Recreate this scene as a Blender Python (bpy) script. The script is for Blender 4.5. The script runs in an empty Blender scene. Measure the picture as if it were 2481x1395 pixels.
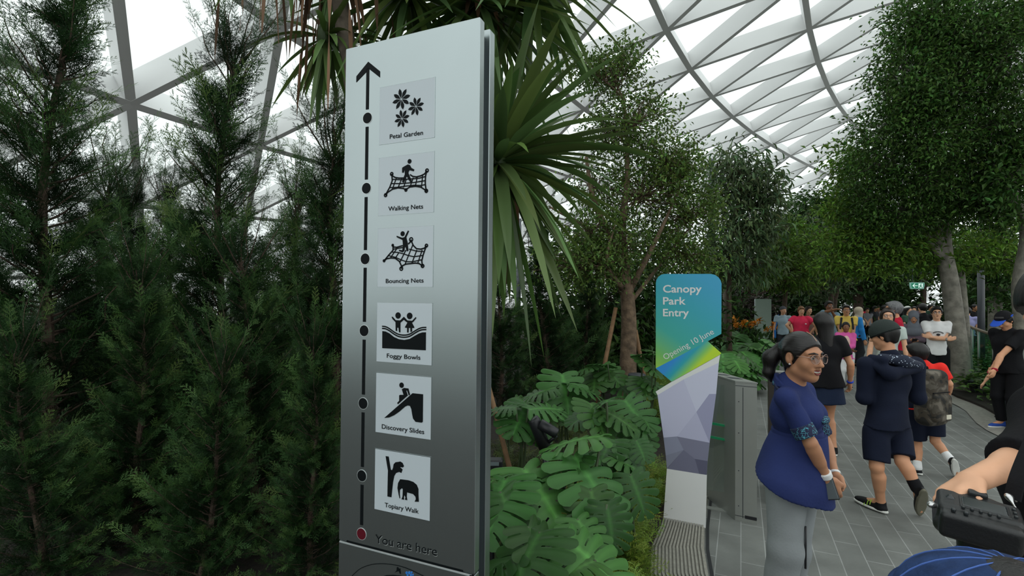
import bpy, bmesh, math, random
import numpy as np
from mathutils import Vector, Matrix
from mathutils.geometry import tessellate_polygon
rng = np.random.default_rng(7)
random.seed(7)
SC = bpy.context.scene
COL = SC.collection

# ------------------------------------------------------------------ camera, sky, exposure
F, W2, H2, CZ = 1200.0, 1240.5, 697.5, 1.78          # focal length in pixels of the 2481x1395 frame, eye height
PIT, ROLL = .0163, .009
c_f = np.array([0, math.cos(PIT), math.sin(PIT)])
_r0 = np.array([1., 0, 0]); _u0 = np.cross(_r0, c_f)
c_r = math.cos(ROLL) * _r0 + math.sin(ROLL) * _u0
c_u = -math.sin(ROLL) * _r0 + math.cos(ROLL) * _u0
cam_d = bpy.data.cameras.new('camera'); cam = bpy.data.objects.new('camera', cam_d); COL.objects.link(cam)
cam_d.sensor_width = 36; cam_d.lens = 36 * F / 2481; cam_d.clip_start = .05; cam_d.clip_end = 500
cam.matrix_world = Matrix([[c_r[0], c_u[0], -c_f[0], 0], [c_r[1], c_u[1], -c_f[1], 0], [c_r[2], c_u[2], -c_f[2], CZ], [0, 0, 0, 1]])
SC.camera = cam
SC.view_settings.view_transform = 'Standard'; SC.view_settings.look = 'None'
SC.view_settings.exposure = 0.0; SC.view_settings.gamma = 1.0; SC.view_settings.use_curve_mapping = False
try:
    SC.cycles.max_bounces = 8; SC.cycles.diffuse_bounces = 3; SC.cycles.glossy_bounces = 3
    SC.cycles.transmission_bounces = 4; SC.cycles.transparent_max_bounces = 16
except Exception: pass
# overcast sky: bright overhead, paler at the horizon
wd = bpy.data.worlds.new('sky'); SC.world = wd; wd.use_nodes = True
nt = wd.node_tree; nt.nodes.clear()
tc = nt.nodes.new('ShaderNodeTexCoord'); sx = nt.nodes.new('ShaderNodeSeparateXYZ')
rp = nt.nodes.new('ShaderNodeValToRGB'); bg = nt.nodes.new('ShaderNodeBackground'); wo = nt.nodes.new('ShaderNodeOutputWorld')
nt.links.new(tc.outputs['Generated'], sx.inputs[0]); nt.links.new(sx.outputs['Z'], rp.inputs[0])
nt.links.new(rp.outputs[0], bg.inputs[0]); nt.links.new(bg.outputs[0], wo.inputs[0])
rp.color_ramp.elements[0].position = 0.0; rp.color_ramp.elements[0].color = (.57, .61, .605, 1)
rp.color_ramp.elements[1].position = 1.0; rp.color_ramp.elements[1].color = (.94, 1.0, .985, 1)
SKY = 1.6
bg.inputs[1].default_value = SKY

# ------------------------------------------------------------------ pixel geometry helpers
def ray(x, y): return c_f + c_r * ((x - W2) / F) - c_u * ((y - H2) / F)
def P(x, y, Y):
    d = ray(x, y); return np.array([0, 0, CZ]) + d * (Y / d[1])
def G(x, y, z=0.0):
    d = ray(x, y); return np.array([0, 0, CZ]) + d * ((z - CZ) / d[2])
def A_(v): return np.asarray(v, float)
def nrm(v):
    v = A_(v); return v / max(np.linalg.norm(v), 1e-9)

# ------------------------------------------------------------------ materials
def lin(c):
    c = np.asarray(c, float) / 255.
    return np.where(c <= .04045, c / 12.92, ((c + .055) / 1.055) ** 2.4)
ILL = .62
def alb(r, g, b): return tuple(np.clip(lin((r, g, b)) / ILL, 0.003, .86))
MATS = {}
def mat(name, col, rough=.6, metal=0., var=.0, vs=6., bump=0., bs=40., spec=.5, tint=False, trans=0., emit=0., coat=0.):
    if name in MATS: return MATS[name]
    m = bpy.data.materials.new(name); m.use_nodes = True; n = m.node_tree.nodes; l = m.node_tree.links
    b = n['Principled BSDF']; b.inputs['Roughness'].default_value = rough; b.inputs['Metallic'].default_value = metal
    b.inputs['Specular IOR Level'].default_value = spec; b.inputs['Coat Weight'].default_value = coat
    c4 = (*col, 1); b.inputs['Base Color'].default_value = c4; src = None
    if var or bump:
        t = n.new('ShaderNodeTexCoord')
    if var:
        nz = n.new('ShaderNodeTexNoise'); nz.inputs['Scale'].default_value = vs; nz.inputs['Detail'].default_value = 5
        l.new(t.outputs['Object'], nz.inputs['Vector'])
        r = n.new('ShaderNodeMapRange'); r.inputs[1].default_value = .3; r.inputs[2].default_value = .7
        r.inputs[3].default_value = 1 - var; r.inputs[4].default_value = 1 + var
        l.new(nz.outputs[0], r.inputs[0])
        mx = n.new('ShaderNodeMix'); mx.data_type = 'RGBA'; mx.blend_type = 'MULTIPLY'; mx.inputs[0].default_value = 1
        mx.inputs[6].default_value = c4; l.new(r.outputs[0], mx.inputs[7]); src = mx.outputs[2]
    if tint:
        at = n.new('ShaderNodeAttribute'); at.attribute_name = 'tint'
        mx = n.new('ShaderNodeMix'); mx.data_type = 'RGBA'; mx.blend_type = 'MULTIPLY'; mx.inputs[0].default_value = 1
        if src: l.new(src, mx.inputs[6])
        else: mx.inputs[6].default_value = c4
        l.new(at.outputs['Color'], mx.inputs[7]); src = mx.outputs[2]
    if src: l.new(src, b.inputs['Base Color'])
    if bump:
        nb = n.new('ShaderNodeTexNoise'); nb.inputs['Scale'].default_value = bs; nb.inputs['Detail'].default_value = 4
        l.new(t.outputs['Object'], nb.inputs['Vector'])
        bp = n.new('ShaderNodeBump'); bp.inputs['Strength'].default_value = bump; bp.inputs['Distance'].default_value = .5 / bs
        l.new(nb.outputs[0], bp.inputs['Height']); l.new(bp.outputs[0], b.inputs['Normal'])
    if emit:
        b.inputs['Emission Color'].default_value = c4; b.inputs['Emission Strength'].default_value = emit
    if trans:
        tr = n.new('ShaderNodeBsdfTranslucent'); ms = n.new('ShaderNodeMixShader'); ms.inputs[0].default_value = trans
        if src: l.new(src, tr.inputs[0])
        else: tr.inputs[0].default_value = c4
        l.new(b.outputs[0], ms.inputs[1]); l.new(tr.outputs[0], ms.inputs[2]); l.new(ms.outputs[0], n['Material Output'].inputs[0])
    MATS[name] = m; return m
def glassmat(name, col, gloss=.07, rough=.03, clear=1.0):
    m = bpy.data.materials.new(name); m.use_nodes = True; n = m.node_tree.nodes; l = m.node_tree.links
    n.remove(n['Principled BSDF']); t = n.new('ShaderNodeBsdfTransparent'); g = n.new('ShaderNodeBsdfGlossy'); ms = n.new('ShaderNodeMixShader')
    t.inputs[0].default_value = (*col, 1); g.inputs['Roughness'].default_value = rough; ms.inputs[0].default_value = gloss
    l.new(t.outputs[0], ms.inputs[1]); l.new(g.outputs[0], ms.inputs[2]); l.new(ms.outputs[0], n['Material Output'].inputs[0])
    return m

# ------------------------------------------------------------------ mesh helpers
class MB:
    """collects vertices, polygons and optional per-vertex tints for ONE mesh"""
    def __init__(s): s.V = []; s.F = []; s.T = []; s.n = 0; s.MI = []
    def add(s, V, Fs, tint=None, mi=0):
        V = np.asarray(V, float).reshape(-1, 3)
        for f in (Fs if isinstance(Fs, list) and len(Fs) and isinstance(Fs[0], np.ndarray) and Fs[0].ndim == 2 else [Fs]):
            if isinstance(f, np.ndarray): s.F.append((f + s.n, mi))
            else:
                by = {}
                for q in f: by.setdefault(len(q), []).append(q)
                for q in by.values(): s.F.append((np.array(q) + s.n, mi))
        s.V.append(V); s.n += len(V)
        s.T.append(np.ones((len(V), 3)) if tint is None else np.broadcast_to(np.asarray(tint, float), (len(V), 3)))
        return s
    def box(s, c, size, rz=0., R=None, tint=None):
        x, y, z = np.array(size) / 2.
        V = np.array([(a, b, d) for a in (-x, x) for b in (-y, y) for d in (-z, z)])
        if R is None: R = np.array([[math.cos(rz), -math.sin(rz), 0], [math.sin(rz), math.cos(rz), 0], [0, 0, 1]])
        return s.add(V @ np.asarray(R).T + A_(c), [(0, 1, 3, 2), (4, 6, 7, 5), (0, 4, 5, 1), (2, 3, 7, 6), (0, 2, 6, 4), (1, 5, 7, 3)], tint)
    def tube(s, pts, rad, n=8, cap=True, tint=None):
        pts = np.asarray(pts, float); k = len(pts); rad = np.broadcast_to(np.asarray(rad, float), (k,))
        t = np.gradient(pts, axis=0); t /= np.maximum(np.linalg.norm(t, axis=1, keepdims=True), 1e-9)
        ref = np.array([0, 0, 1.]) if abs(t[0, 2]) < .9 else np.array([1., 0, 0])
        V = []
        a = np.arange(n) * 2 * math.pi / n
        x = None
        for i in range(k):
            x = np.cross(t[i], ref) if x is None else x - t[i] * (x @ t[i])
            x = nrm(x); y = np.cross(t[i], x)
            V.append(pts[i] + rad[i] * (np.cos(a)[:, None] * x + np.sin(a)[:, None] * y))
        q = [(i * n + j, i * n + (j + 1) % n, (i + 1) * n + (j + 1) % n, (i + 1) * n + j) for i in range(k - 1) for j in range(n)]
        V = np.concatenate(V)
        if cap: q += [tuple(range(n))[::-1], tuple(range((k - 1) * n, k * n))]
        return s.add(V, q, tint)
    def lathe(s, prof, n=20, at=(0, 0, 0), M=None, tint=None):
        a = np.arange(n) * 2 * math.pi / n
        V = np.concatenate([np.stack([r * np.cos(a), r * np.sin(a), np.full(n, z)], -1) for r, z in prof])
        k = len(prof)
        q = [(i * n + j, i * n + (j + 1) % n, (i + 1) * n + (j + 1) % n, (i + 1) * n + j) for i in range(k - 1) for j in range(n)]
        q += [tuple(range(n))[::-1], tuple(range((k - 1) * n, k * n))]
        if M is not None: V = V @ np.asarray(M).T
        return s.add(V + A_(at), q, tint)
    def prism(s, poly, o, ex, ey, ez, d0, d1):
        """2D polygon in the plane (o,ex,ey) extruded along ez from d0 to d1"""
        p = np.asarray(poly, float)
        if len(p) > 2 and np.allclose(p[0], p[-1]): p = p[:-1]
        n = len(p)
        area = np.sum(p[:, 0] * np.roll(p[:, 1], -1) - np.roll(p[:, 0], -1) * p[:, 1])
        if area < 0: p = p[::-1]
        base = A_(o) + p[:, :1] * A_(ex) + p[:, 1:2] * A_(ey)
        V = np.concatenate([base + A_(ez) * d0, base + A_(ez) * d1])
        tr = tessellate_polygon([[Vector((a, b, 0)) for a, b in p]])
        fs = []
        for t in tr:
            a, b, c = t
            cr = (p[b, 0] - p[a, 0]) * (p[c, 1] - p[a, 1]) - (p[b, 1] - p[a, 1]) * (p[c, 0] - p[a, 0])
            if cr < 0: b, c = c, b
            fs += [(a + n, b + n, c + n), (a, c, b)]
        fs += [(i, (i + 1) % n, (i + 1) % n + n, i + n) for i in range(n)]
        return s.add(V, fs)
    def build(s, name, m, parent=None, smooth=False, origin=None):
        V = np.concatenate(s.V); me = bpy.data.meshes.new(name)
        o = np.zeros(3) if origin is None else A_(origin)
        if parent is not None and origin is None: o = np.array(parent.get('_o', (0, 0, 0)))
        V = V - o
        me.vertices.add(len(V)); me.vertices.foreach_set('co', V.astype(np.float32).ravel())
        loops = np.concatenate([f.ravel() for f, _ in s.F]); sizes = np.concatenate([np.full(len(f), f.shape[1]) for f, _ in s.F])
        mis = np.concatenate([np.full(len(f), mi) for f, mi in s.F])
        me.loops.add(len(loops)); me.loops.foreach_set('vertex_index', loops.astype(np.int32))
        me.polygons.add(len(sizes)); st = np.concatenate([[0], np.cumsum(sizes)[:-1]])
        me.polygons.foreach_set('loop_start', st.astype(np.int32))
        ms = m if isinstance(m, (list, tuple)) else [m]
        for q in ms: me.materials.append(q)
        if len(ms) > 1: me.polygons.foreach_set('material_index', mis.astype(np.int32))
        me.polygons.foreach_set('use_smooth', np.full(len(sizes), bool(smooth)))
        me.update(calc_edges=True); me.validate()
        T = np.concatenate(s.T)
        if not np.all(T == 1):
            ca = me.color_attributes.new('tint', 'FLOAT_COLOR', 'POINT')
            ca.data.foreach_set('color', np.concatenate([T, np.ones((len(T), 1))], 1).astype(np.float32).ravel())
        ob = bpy.data.objects.new(name, me); COL.objects.link(ob)
        if parent is not None: ob.parent = parent
        elif origin is not None: ob.location = o
        return ob
def tag(o, label=None, cat=None, group=None, kind=None):
    if label: o['label'] = label
    if cat: o['category'] = cat
    if group: o['group'] = group
    if kind: o['kind'] = kind
    return o
def thing(name, label, cat, loc=(0, 0, 0), group=None):
    o = bpy.data.objects.new(name, None); COL.objects.link(o); o.location = loc; o.empty_display_size = .1
    o['_o'] = [float(v) for v in loc]
    return tag(o, label, cat, group)
def struct(o): return tag(o, kind='structure')
def dup(root, loc, rz=0., scale=1., label=None, group=None):
    r = root.copy(); COL.objects.link(r); r.location = loc; r.rotation_euler = (0, 0, rz); r.scale = (scale,) * 3
    if label: r['label'] = label
    if group: r['group'] = group
    for ch in list(root.children):
        c = ch.copy(); COL.objects.link(c); c.parent = r
        for g in list(ch.children):
            d = g.copy(); COL.objects.link(d); d.parent = c
    return r
def textmesh(body, bold=0.):
    cu = bpy.data.curves.new('t', 'FONT'); cu.body = body; cu.size = 1; cu.offset = bold; cu.resolution_u = 4
    ob = bpy.data.objects.new('t', cu); COL.objects.link(ob)
    dg = bpy.context.evaluated_depsgraph_get(); me = ob.evaluated_get(dg).to_mesh()
    V = np.array([v.co for v in me.vertices]); Fs = [tuple(p.vertices) for p in me.polygons]
    ob.evaluated_get(dg).to_mesh_clear(); bpy.data.objects.remove(ob); bpy.data.curves.remove(cu)
    return V, Fs
def spline(pts, n):
    pts = np.asarray(pts, float); k = len(pts); out = []
    pp = np.concatenate([[2 * pts[0] - pts[1]], pts, [2 * pts[-1] - pts[-2]]])
    for i in range(k - 1):
        p0, p1, p2, p3 = pp[i:i + 4]
        for t in np.linspace(0, 1, n, endpoint=False):
            out.append(.5 * ((2 * p1) + (p2 - p0) * t + (2 * p0 - 5 * p1 + 4 * p2 - p3) * t * t + (3 * p1 - p0 - 3 * p2 + p3) * t ** 3))
    out.append(pts[-1]); return np.array(out)
def frames(d, up=None, roll=None):
    """rotation matrices (n,3,3) whose columns are x (across), y (along d), z (normal)"""
    d = d / np.maximum(np.linalg.norm(d, axis=1, keepdims=True), 1e-9)
    u = np.tile([0, 0, 1.], (len(d), 1)) if up is None else up
    u = u + rng.normal(0, .02, d.shape)
    x = np.cross(d, u); x /= np.maximum(np.linalg.norm(x, axis=1, keepdims=True), 1e-9); z = np.cross(x, d)
    if roll is not None:
        c, s_ = np.cos(roll)[:, None], np.sin(roll)[:, None]; x, z = c * x + s_ * z, c * z - s_ * x
    return np.stack([x, d, z], -1)
def scatter(mb, T, faces, C, R, S, tint=None, mi=0):
    """template verts T (k,3) placed n times: centre C, rotation R, scale S (n,) or (n,3)"""
    n = len(C); k = len(T); S = np.asarray(S, float)
    S = S[:, None] if S.ndim == 1 else S
    loc = T[None] * S[:, None, :]
    V = np.einsum('nij,nkj->nki', R, loc) + C[:, None]
    off = (np.arange(n) * k)[:, None, None]
    Fs = [(np.array(f)[None] + off).reshape(-1, np.array(f).shape[1]) for f in faces]
    t = None if tint is None else np.repeat(tint, k, 0)
    mb.add(V.reshape(-1, 3), Fs, t, mi)
def rdir(n):
    v = rng.normal(size=(n, 3)); return v / np.linalg.norm(v, axis=1, keepdims=True)
LEAF = (np.array([[0, 0, 0], [.5, .45, .12], [0, 1, -.1], [-.5, .45, .12]]), [np.array([[0, 1, 2], [0, 2, 3]])])
LEAF2 = (np.array([[0, 0, 0], [.42, .22, .1], [.5, .55, .1], [0, 1, -.12], [-.5, .55, .1], [-.42, .22, .1], [0, .5, 0]]),
         [np.array([[0, 1, 2, 6], [6, 2, 3, 4], [0, 6, 4, 5]])])
# ------------------------------------------------------------------ materials of the place
M_steel = mat('white_painted_steel', alb(196, 204, 206), .45)
M_soil = mat('dark_soil', (.016, .012, .008), .95, var=.5, vs=25, bump=.8, bs=60)
M_grate = mat('grey_grating', alb(118, 116, 108), .55, var=.15, vs=30)
M_black = mat('black_metal', (.012, .013, .016), .4)
M_dark = mat('dark_grey_metal', (.03, .035, .045), .45)
M_sheet = glassmat('roof_glass', (.97, 1, .99), .03)

def paving():
    m = bpy.data.materials.new('grey_stone_planks'); m.use_nodes = True; n = m.node_tree.nodes; l = m.node_tree.links; b = n['Principled BSDF']
    t = n.new('ShaderNodeTexCoord'); mp = n.new('ShaderNodeMapping'); mp.inputs['Rotation'].default_value = (0, 0, -math.atan2(.907, .42))
    l.new(t.outputs['Object'], mp.inputs[0])
    br = n.new('ShaderNodeTexBrick'); br.inputs['Scale'].default_value = 1; br.inputs['Brick Width'].default_value = .62
    br.inputs['Row Height'].default_value = .155; br.inputs['Mortar Size'].default_value = .0035; br.inputs['Mortar Smooth'].default_value = .2
    br.inputs['Color1'].default_value = (.135, .142, .133, 1); br.inputs['Color2'].default_value = (.172, .18, .168, 1); br.inputs['Mortar'].default_value = (.3, .31, .3, 1)
    br.offset = .37
    l.new(mp.outputs[0], br.inputs['Vector'])
    nz = n.new('ShaderNodeTexNoise'); nz.inputs['Scale'].default_value = 3.5; nz.inputs['Detail'].default_value = 8; l.new(t.outputs['Object'], nz.inputs['Vector'])
    r = n.new('ShaderNodeMapRange'); r.inputs[1].default_value = .3; r.inputs[2].default_value = .7; r.inputs[3].default_value = .8; r.inputs[4].default_value = 1.15
    l.new(nz.outputs[0], r.inputs[0])
    mx = n.new('ShaderNodeMix'); mx.data_type = 'RGBA'; mx.blend_type = 'MULTIPLY'; mx.inputs[0].default_value = 1
    l.new(br.outputs[0], mx.inputs[6]); l.new(r.outputs[0], mx.inputs[7]); l.new(mx.outputs[2], b.inputs['Base Color'])
    b.inputs['Roughness'].default_value = .62
    n2 = n.new('ShaderNodeTexNoise'); n2.inputs['Scale'].default_value = 45; l.new(t.outputs['Object'], n2.inputs['Vector'])
    bp = n.new('ShaderNodeBump'); bp.inputs['Strength'].default_value = .25; bp.inputs['Distance'].default_value = .01; l.new(n2.outputs[0], bp.inputs['Height'])
    l.new(bp.outputs[0], b.inputs['Normal'])
    return m
M_pave = paving()
fl = MB(); xs = [(-60, -40), (90, -40), (90, 75), (-60, 75)]
fl.prism(xs, (0, 0, 0), (1, 0, 0), (0, 1, 0), (0, 0, 1), -.3, 0); struct(fl.build('floor', M_pave))

# curved edge of the left bed (outer) and of the path (inner slot drain)
outer_px = [(1575, 1395), (1607, 1262), (1650, 1110), (1690, 1010), (1743, 909), (1777, 880), (1823, 854), (1880, 831), (1930, 813), (1975, 800)]
inner_px = [(1716, 1395), (1719, 1181), (1721, 1111), (1729, 1035), (1748, 976), (1773, 921), (1812, 882), (1839, 861), (1885, 838), (1935, 817), (1985, 800)]
near_o = [(.62, -3), (.72, 0), (.80, 1.8)]; near_i = [(1.12, -3), (1.16, 0), (1.19, 1.8)]
OUT = np.array(near_o + [tuple(G(*p)[:2]) for p in outer_px]); INN = np.array(near_i + [tuple(G(*p)[:2]) for p in inner_px])
def resample(p, n):
    p = spline(np.c_[p, np.zeros(len(p))], 12)[:, :2]; d = np.r_[0, np.cumsum(np.linalg.norm(np.diff(p, axis=0), axis=1))]
    # equal steps by distance from the eye, so that near and far keep their shape
    t = np.linspace(0, 1, n) ** 1.3 * d[-1]
    return np.c_[np.interp(t, d, p[:, 0]), np.interp(t, d, p[:, 1])]
OUT = resample(OUT, 90); INN = resample(INN, 90)
bed = MB(); poly = [tuple(p) for p in OUT] + [(OUT[-1, 0] + 1, 34), (OUT[-1, 0] + 3, 70), (-55, 70), (-55, -3)]
bed.prism(poly, (0, 0, 0), (1, 0, 0), (0, 1, 0), (0, 0, 1), 0.002, .03)
o = bed.build('ground', M_soil); struct(o); o['label'] = 'dark soil bed left of the curved path'
gr = MB(); NS = 15
for k in range(NS):
    a, b = (k + .06) / NS, (k + .62) / NS
    L = OUT + (INN - OUT) * a; R = OUT + (INN - OUT) * b; n = len(L)
    V = np.concatenate([np.c_[L, np.full(n, .005)], np.c_[L, np.full(n, .022)], np.c_[R, np.full(n, .022)], np.c_[R, np.full(n, .005)]])
    q = []
    for i in range(n - 1):
        q += [(i, i + 1, n + i + 1, n + i), (n + i, n + i + 1, 2 * n + i + 1, 2 * n + i), (2 * n + i, 2 * n + i + 1, 3 * n + i + 1, 3 * n + i)]
    gr.add(V, q)
n = len(OUT)
gr.add(np.concatenate([np.c_[OUT, np.full(n, .004)], np.c_[INN, np.full(n, .004)]]), [(i, n + i, n + i + 1, i + 1) for i in range(n - 1)])
o = gr.build('trim_1', M_grate); struct(o)
sl = MB()
D1 = INN + np.array([.012, 0]); D2 = INN + np.array([.035, 0])
sl.add(np.concatenate([np.c_[D1, np.full(n, .006)], np.c_[D2, np.full(n, .006)]]), [(i, n + i, n + i + 1, i + 1) for i in range(n - 1)])
struct(sl.build('trim_2', M_black))
# right bed and its stone border
rb_px = [(2481, 1058), (2403, 1001), (2350, 976), (2300, 955), (2278, 925), (2268, 895), (2262, 860), (2258, 830), (2256, 800)]
RB = np.array([(5.6, 3.2), (6.2, 4.6)] + [tuple(G(*p)[:2]) for p in rb_px]); RB = resample(RB, 60)
rb = MB(); rb.prism([tuple(p) for p in RB] + [(RB[-1, 0] + 4, 34), (60, 60), (60, 3.2)], (0, 0, 0), (1, 0, 0), (0, 1, 0), (0, 0, 1), .002, .05)
o = rb.build('ground', M_soil); struct(o); o['label'] = 'dark soil bed right of the path'
bd = MB(); tg = np.gradient(RB, axis=0); tg /= np.linalg.norm(tg, axis=1, keepdims=True); off = np.c_[-tg[:, 1], tg[:, 0]]
RB2 = RB + off * .32; n = len(RB)
bd.add(np.concatenate([np.c_[RB, np.full(n, .012)], np.c_[RB2, np.full(n, .012)]]), [(i, i + 1, n + i + 1, n + i) for i in range(n - 1)])
struct(bd.build('trim_3', mat('border_stone', alb(112, 110, 104), .6, var=.2, vs=18)))

# ------------------------------------------------------------------ dome: a curved grid of deep white steel beams under glass
CO = np.array([[0.915, 24.141, 8.255], [11.67, -2.591, 4.233], [10.055, 15.93, 0.899], [0.55, -1.165, -0.793], [1.201, -1.643, 0.059], [3.154, -1.171, -0.299], [-0.082, 0.716, 0.219], [-0.087, 0.552, 0.115], [-1.296, 0.956, 0.772], [-0.073, -0.033, -0.334]])
def dome(i, j):
    i = (i - 1) / 3.; j = (j - 4) / 5.
    return np.array([1, i, j, i * i, i * j, j * j, i ** 3, i * i * j, i * j * j, j ** 3]) @ CO
def dnorm(i, j):
    e = .05; a = dome(i + e, j) - dome(i - e, j); b = dome(i, j + e) - dome(i, j - e); n = np.cross(a, b)
    n = nrm(n); return n if n[2] > 0 else -n
ceil = bpy.data.objects.new('ceiling', None); COL.objects.link(ceil); ceil['kind'] = 'structure'; ceil['_o'] = [0., 0, 0]
nodes = {(i, j): (dome(i, j), dnorm(i, j)) for i in range(-3, 8) for j in range(-3, 15)}
BW, BD = .19, .62
for (i, j), (p, n) in nodes.items():
    for d in ((1, 0), (0, 1), (1, -1)):
        k = (i + d[0], j + d[1])
        if k not in nodes: continue
        q, m = nodes[k]
        if p[1] < -1 and q[1] < -1: continue
        if min(p[2], q[2]) < .1: continue
        ax = nrm(q - p); s1 = nrm(np.cross(ax, n)) * BW / 2; s2 = nrm(np.cross(ax, m)) * BW / 2
        b = MB(); p1 = p; q1 = q
        V = [p1 - s1, p1 + s1, p1 + s1 + n * BD, p1 - s1 + n * BD, q1 - s2, q1 + s2, q1 + s2 + m * BD, q1 - s2 + m * BD]
        b.add(V, [(0, 1, 2, 3), (4, 7, 6, 5), (0, 4, 5, 1), (1, 5, 6, 2), (2, 6, 7, 3), (3, 7, 4, 0)])
        b.build('beam', M_steel, ceil)
gl = MB()
for (i, j), (p, n) in nodes.items():
    a, b_, c = nodes.get((i + 1, j)), nodes.get((i, j + 1)), nodes.get((i + 1, j - 1))
    if a and b_ and min(p[2], a[0][2], b_[0][2]) > .2: gl.add([p + n * .66, a[0] + a[1] * .66, b_[0] + b_[1] * .66], [(0, 1, 2)])
    if a and c and min(p[2], a[0][2], c[0][2]) > .2: gl.add([p + n * .66, c[0] + c[1] * .66, a[0] + a[1] * .66], [(0, 1, 2)])
g = gl.build('glazing', M_sheet, ceil)
# far edge of the dome beyond the crowd: sloping beams against the bright sky
for a, b in ((P(2176, 742, 50), P(2272, 684, 50)), (P(2205, 748, 50), P(2300, 706, 50)), (P(2225, 690, 50), P(2262, 742, 50)), (P(1990, 742, 52), P(2062, 706, 52)), (P(2040, 708, 52), P(2074, 742, 52)), (P(2320, 742, 50), P(2380, 690, 50))):
    ax = nrm(b - a); sd = nrm(np.cross(ax, [0, 0, 1])) * .09; up_ = np.cross(sd / .09, ax) * .34; V = [a - sd, a + sd, a + sd + up_, a - sd + up_, b - sd, b + sd, b + sd + up_, b - sd + up_]
    MB().add(V, [(0, 1, 2, 3), (4, 7, 6, 5), (0, 4, 5, 1), (1, 5, 6, 2), (2, 6, 7, 3), (3, 7, 4, 0)]).build('beam', M_steel, ceil)
# ------------------------------------------------------------------ wayfinding totem
M_silver = mat('silver_painted_aluminium', alb(137, 145, 146), .25, metal=.93, var=.03, vs=2)
M_ink = mat('black_engraving', (.004, .006, .007), .6, spec=.12)
M_acryl = mat('frosted_acrylic', (.52, .58, .62), .25, coat=.3)
M_edge = mat('edge_highlight', (.75, .8, .8), .3, metal=.5)  # pale metal standing in for the highlight along engraved edges
M_red = mat('deep_red_enamel', (.10, .004, .012), .35)
class Plane:
    """an upright board: o on its lower left, ex along it, ez towards the viewer; s() maps a photo pixel onto it"""
    def __init__(s, a, b):                       # a, b: two ground points (x, y), left and right
        a = A_([a[0], a[1], 0]); b = A_([b[0], b[1], 0]); s.o = a; s.w = np.linalg.norm(b - a); s.ex = (b - a) / s.w
        s.ey = np.array([0, 0, 1.]); s.ez = np.cross(s.ex, s.ey)
    def s(s, x, y):
        d = ray(x, y); e = np.array([0, 0, CZ]); t = ((s.o - e) @ s.ez) / (d @ s.ez); p = e + d * t - s.o
        return np.array([p @ s.ex, p[2]])
    def many(s, pts, org=(0, 0), k=1.): return [tuple(s.s(org[0] + x / k, org[1] + y / k)) for x, y in pts]
    def scale(s, x, y): return abs(s.s(x, y + 1)[1] - s.s(x, y)[1])
TOT_TOP = 2.70
def edge(xt, yt, xb, yb):                        # the upright edge through two pixels whose top is at TOT_TOP
    d = ray(xt, yt); Y = (TOT_TOP - CZ) / (d[2] / d[1]); return P(xt, yt, Y)[:2]
TP = Plane(edge(838, 118, 820, 1310), edge(1163, 40, 1150, 1395))
t = thing('wayfinding_totem', 'tall silver wayfinding totem listing garden attractions beside the juniper hedge', 'sign', tuple(TP.o))
def slab(name, x0, x1, z0, z1, d0, d1, m, parent, bev=.006):
    poly = [(x0, z0), (x1, z0), (x1, z1), (x0, z1)]
    b = MB(); b.prism(poly, TP.o, TP.ex, TP.ey, TP.ez, d0, d1); o = b.build(name, m, parent)
    md = o.modifiers.new('bevel', 'BEVEL'); md.width = bev; md.segments = 3; md.limit_method = 'ANGLE'; return o
zs = (TP.s(820, 1309.5)[1] + TP.s(1148, 1393)[1]) / 2
slab('front_panel', 0, TP.w, zs + .0015, TOT_TOP, -.035, 0, M_silver, t, .004)
slab('lower_panel', 0, TP.w, .0, zs - .0015, -.035, 0, M_silver, t, .004)
slab('rear_panel', .01, TP.w, 0, TOT_TOP - .002, -.115, -.075, M_silver, t, .004)
slab('core', .03, TP.w - .025, 0, TOT_TOP - .02, -.076, -.034, mat('charcoal_core', (.05, .06, .07), .5), t, .002)
def inlay(name, polys, m, parent=t, d=.0016, pl=TP):
    b = MB()
    for p in polys: b.prism(p, pl.o, pl.ex, pl.ey, pl.ez, -.002, d)
    return b.build(name, m, parent)
def disc(c, r, n=28, ry=None): return [(c[0] + r * math.cos(a), c[1] + (ry or r) * math.sin(a)) for a in np.arange(n) * 2 * math.pi / n]
def stroke(pts, w):
    p = np.asarray(pts, float); out = []
    for a, b in zip(p[:-1], p[1:]):
        d = b - a; L = np.linalg.norm(d)
        if L < 1e-6: continue
        d /= L; nn = np.array([-d[1], d[0]]) * w / 2; a2 = a - d * w * .3; b2 = b + d * w * .3
        out.append([a2 - nn, b2 - nn, b2 + nn, a2 + nn])
    return out
def ringp(c, r, w, n=16): return stroke([(c[0] + r * math.cos(a), c[1] + r * math.sin(a)) for a in np.linspace(0, 2 * math.pi, n)], w)
def text_on(pl, body, a, b, cap, m, name, parent, bold=0., d=.0016):
    """lettering whose baseline runs between two photo pixels"""
    V, Fs = textmesh(body, bold); V = V.copy(); p0, p1 = pl.s(*a), pl.s(*b)
    x0, x1 = V[:, 0].min(), V[:, 0].max(); u = p1 - p0; L = np.linalg.norm(u); u /= L; v = np.array([-u[1], u[0]])
    kx = L / (x1 - x0); ky = cap * pl.scale(*a) / .73
    q = p0 + ((V[:, :1] - x0) * kx) * u + (V[:, 1:2] * ky) * v
    W = pl.o + q[:, :1] * pl.ex + q[:, 1:2] * pl.ey + pl.ez * d
    return MB().add(W, Fs).build(name, m, parent)
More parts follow.
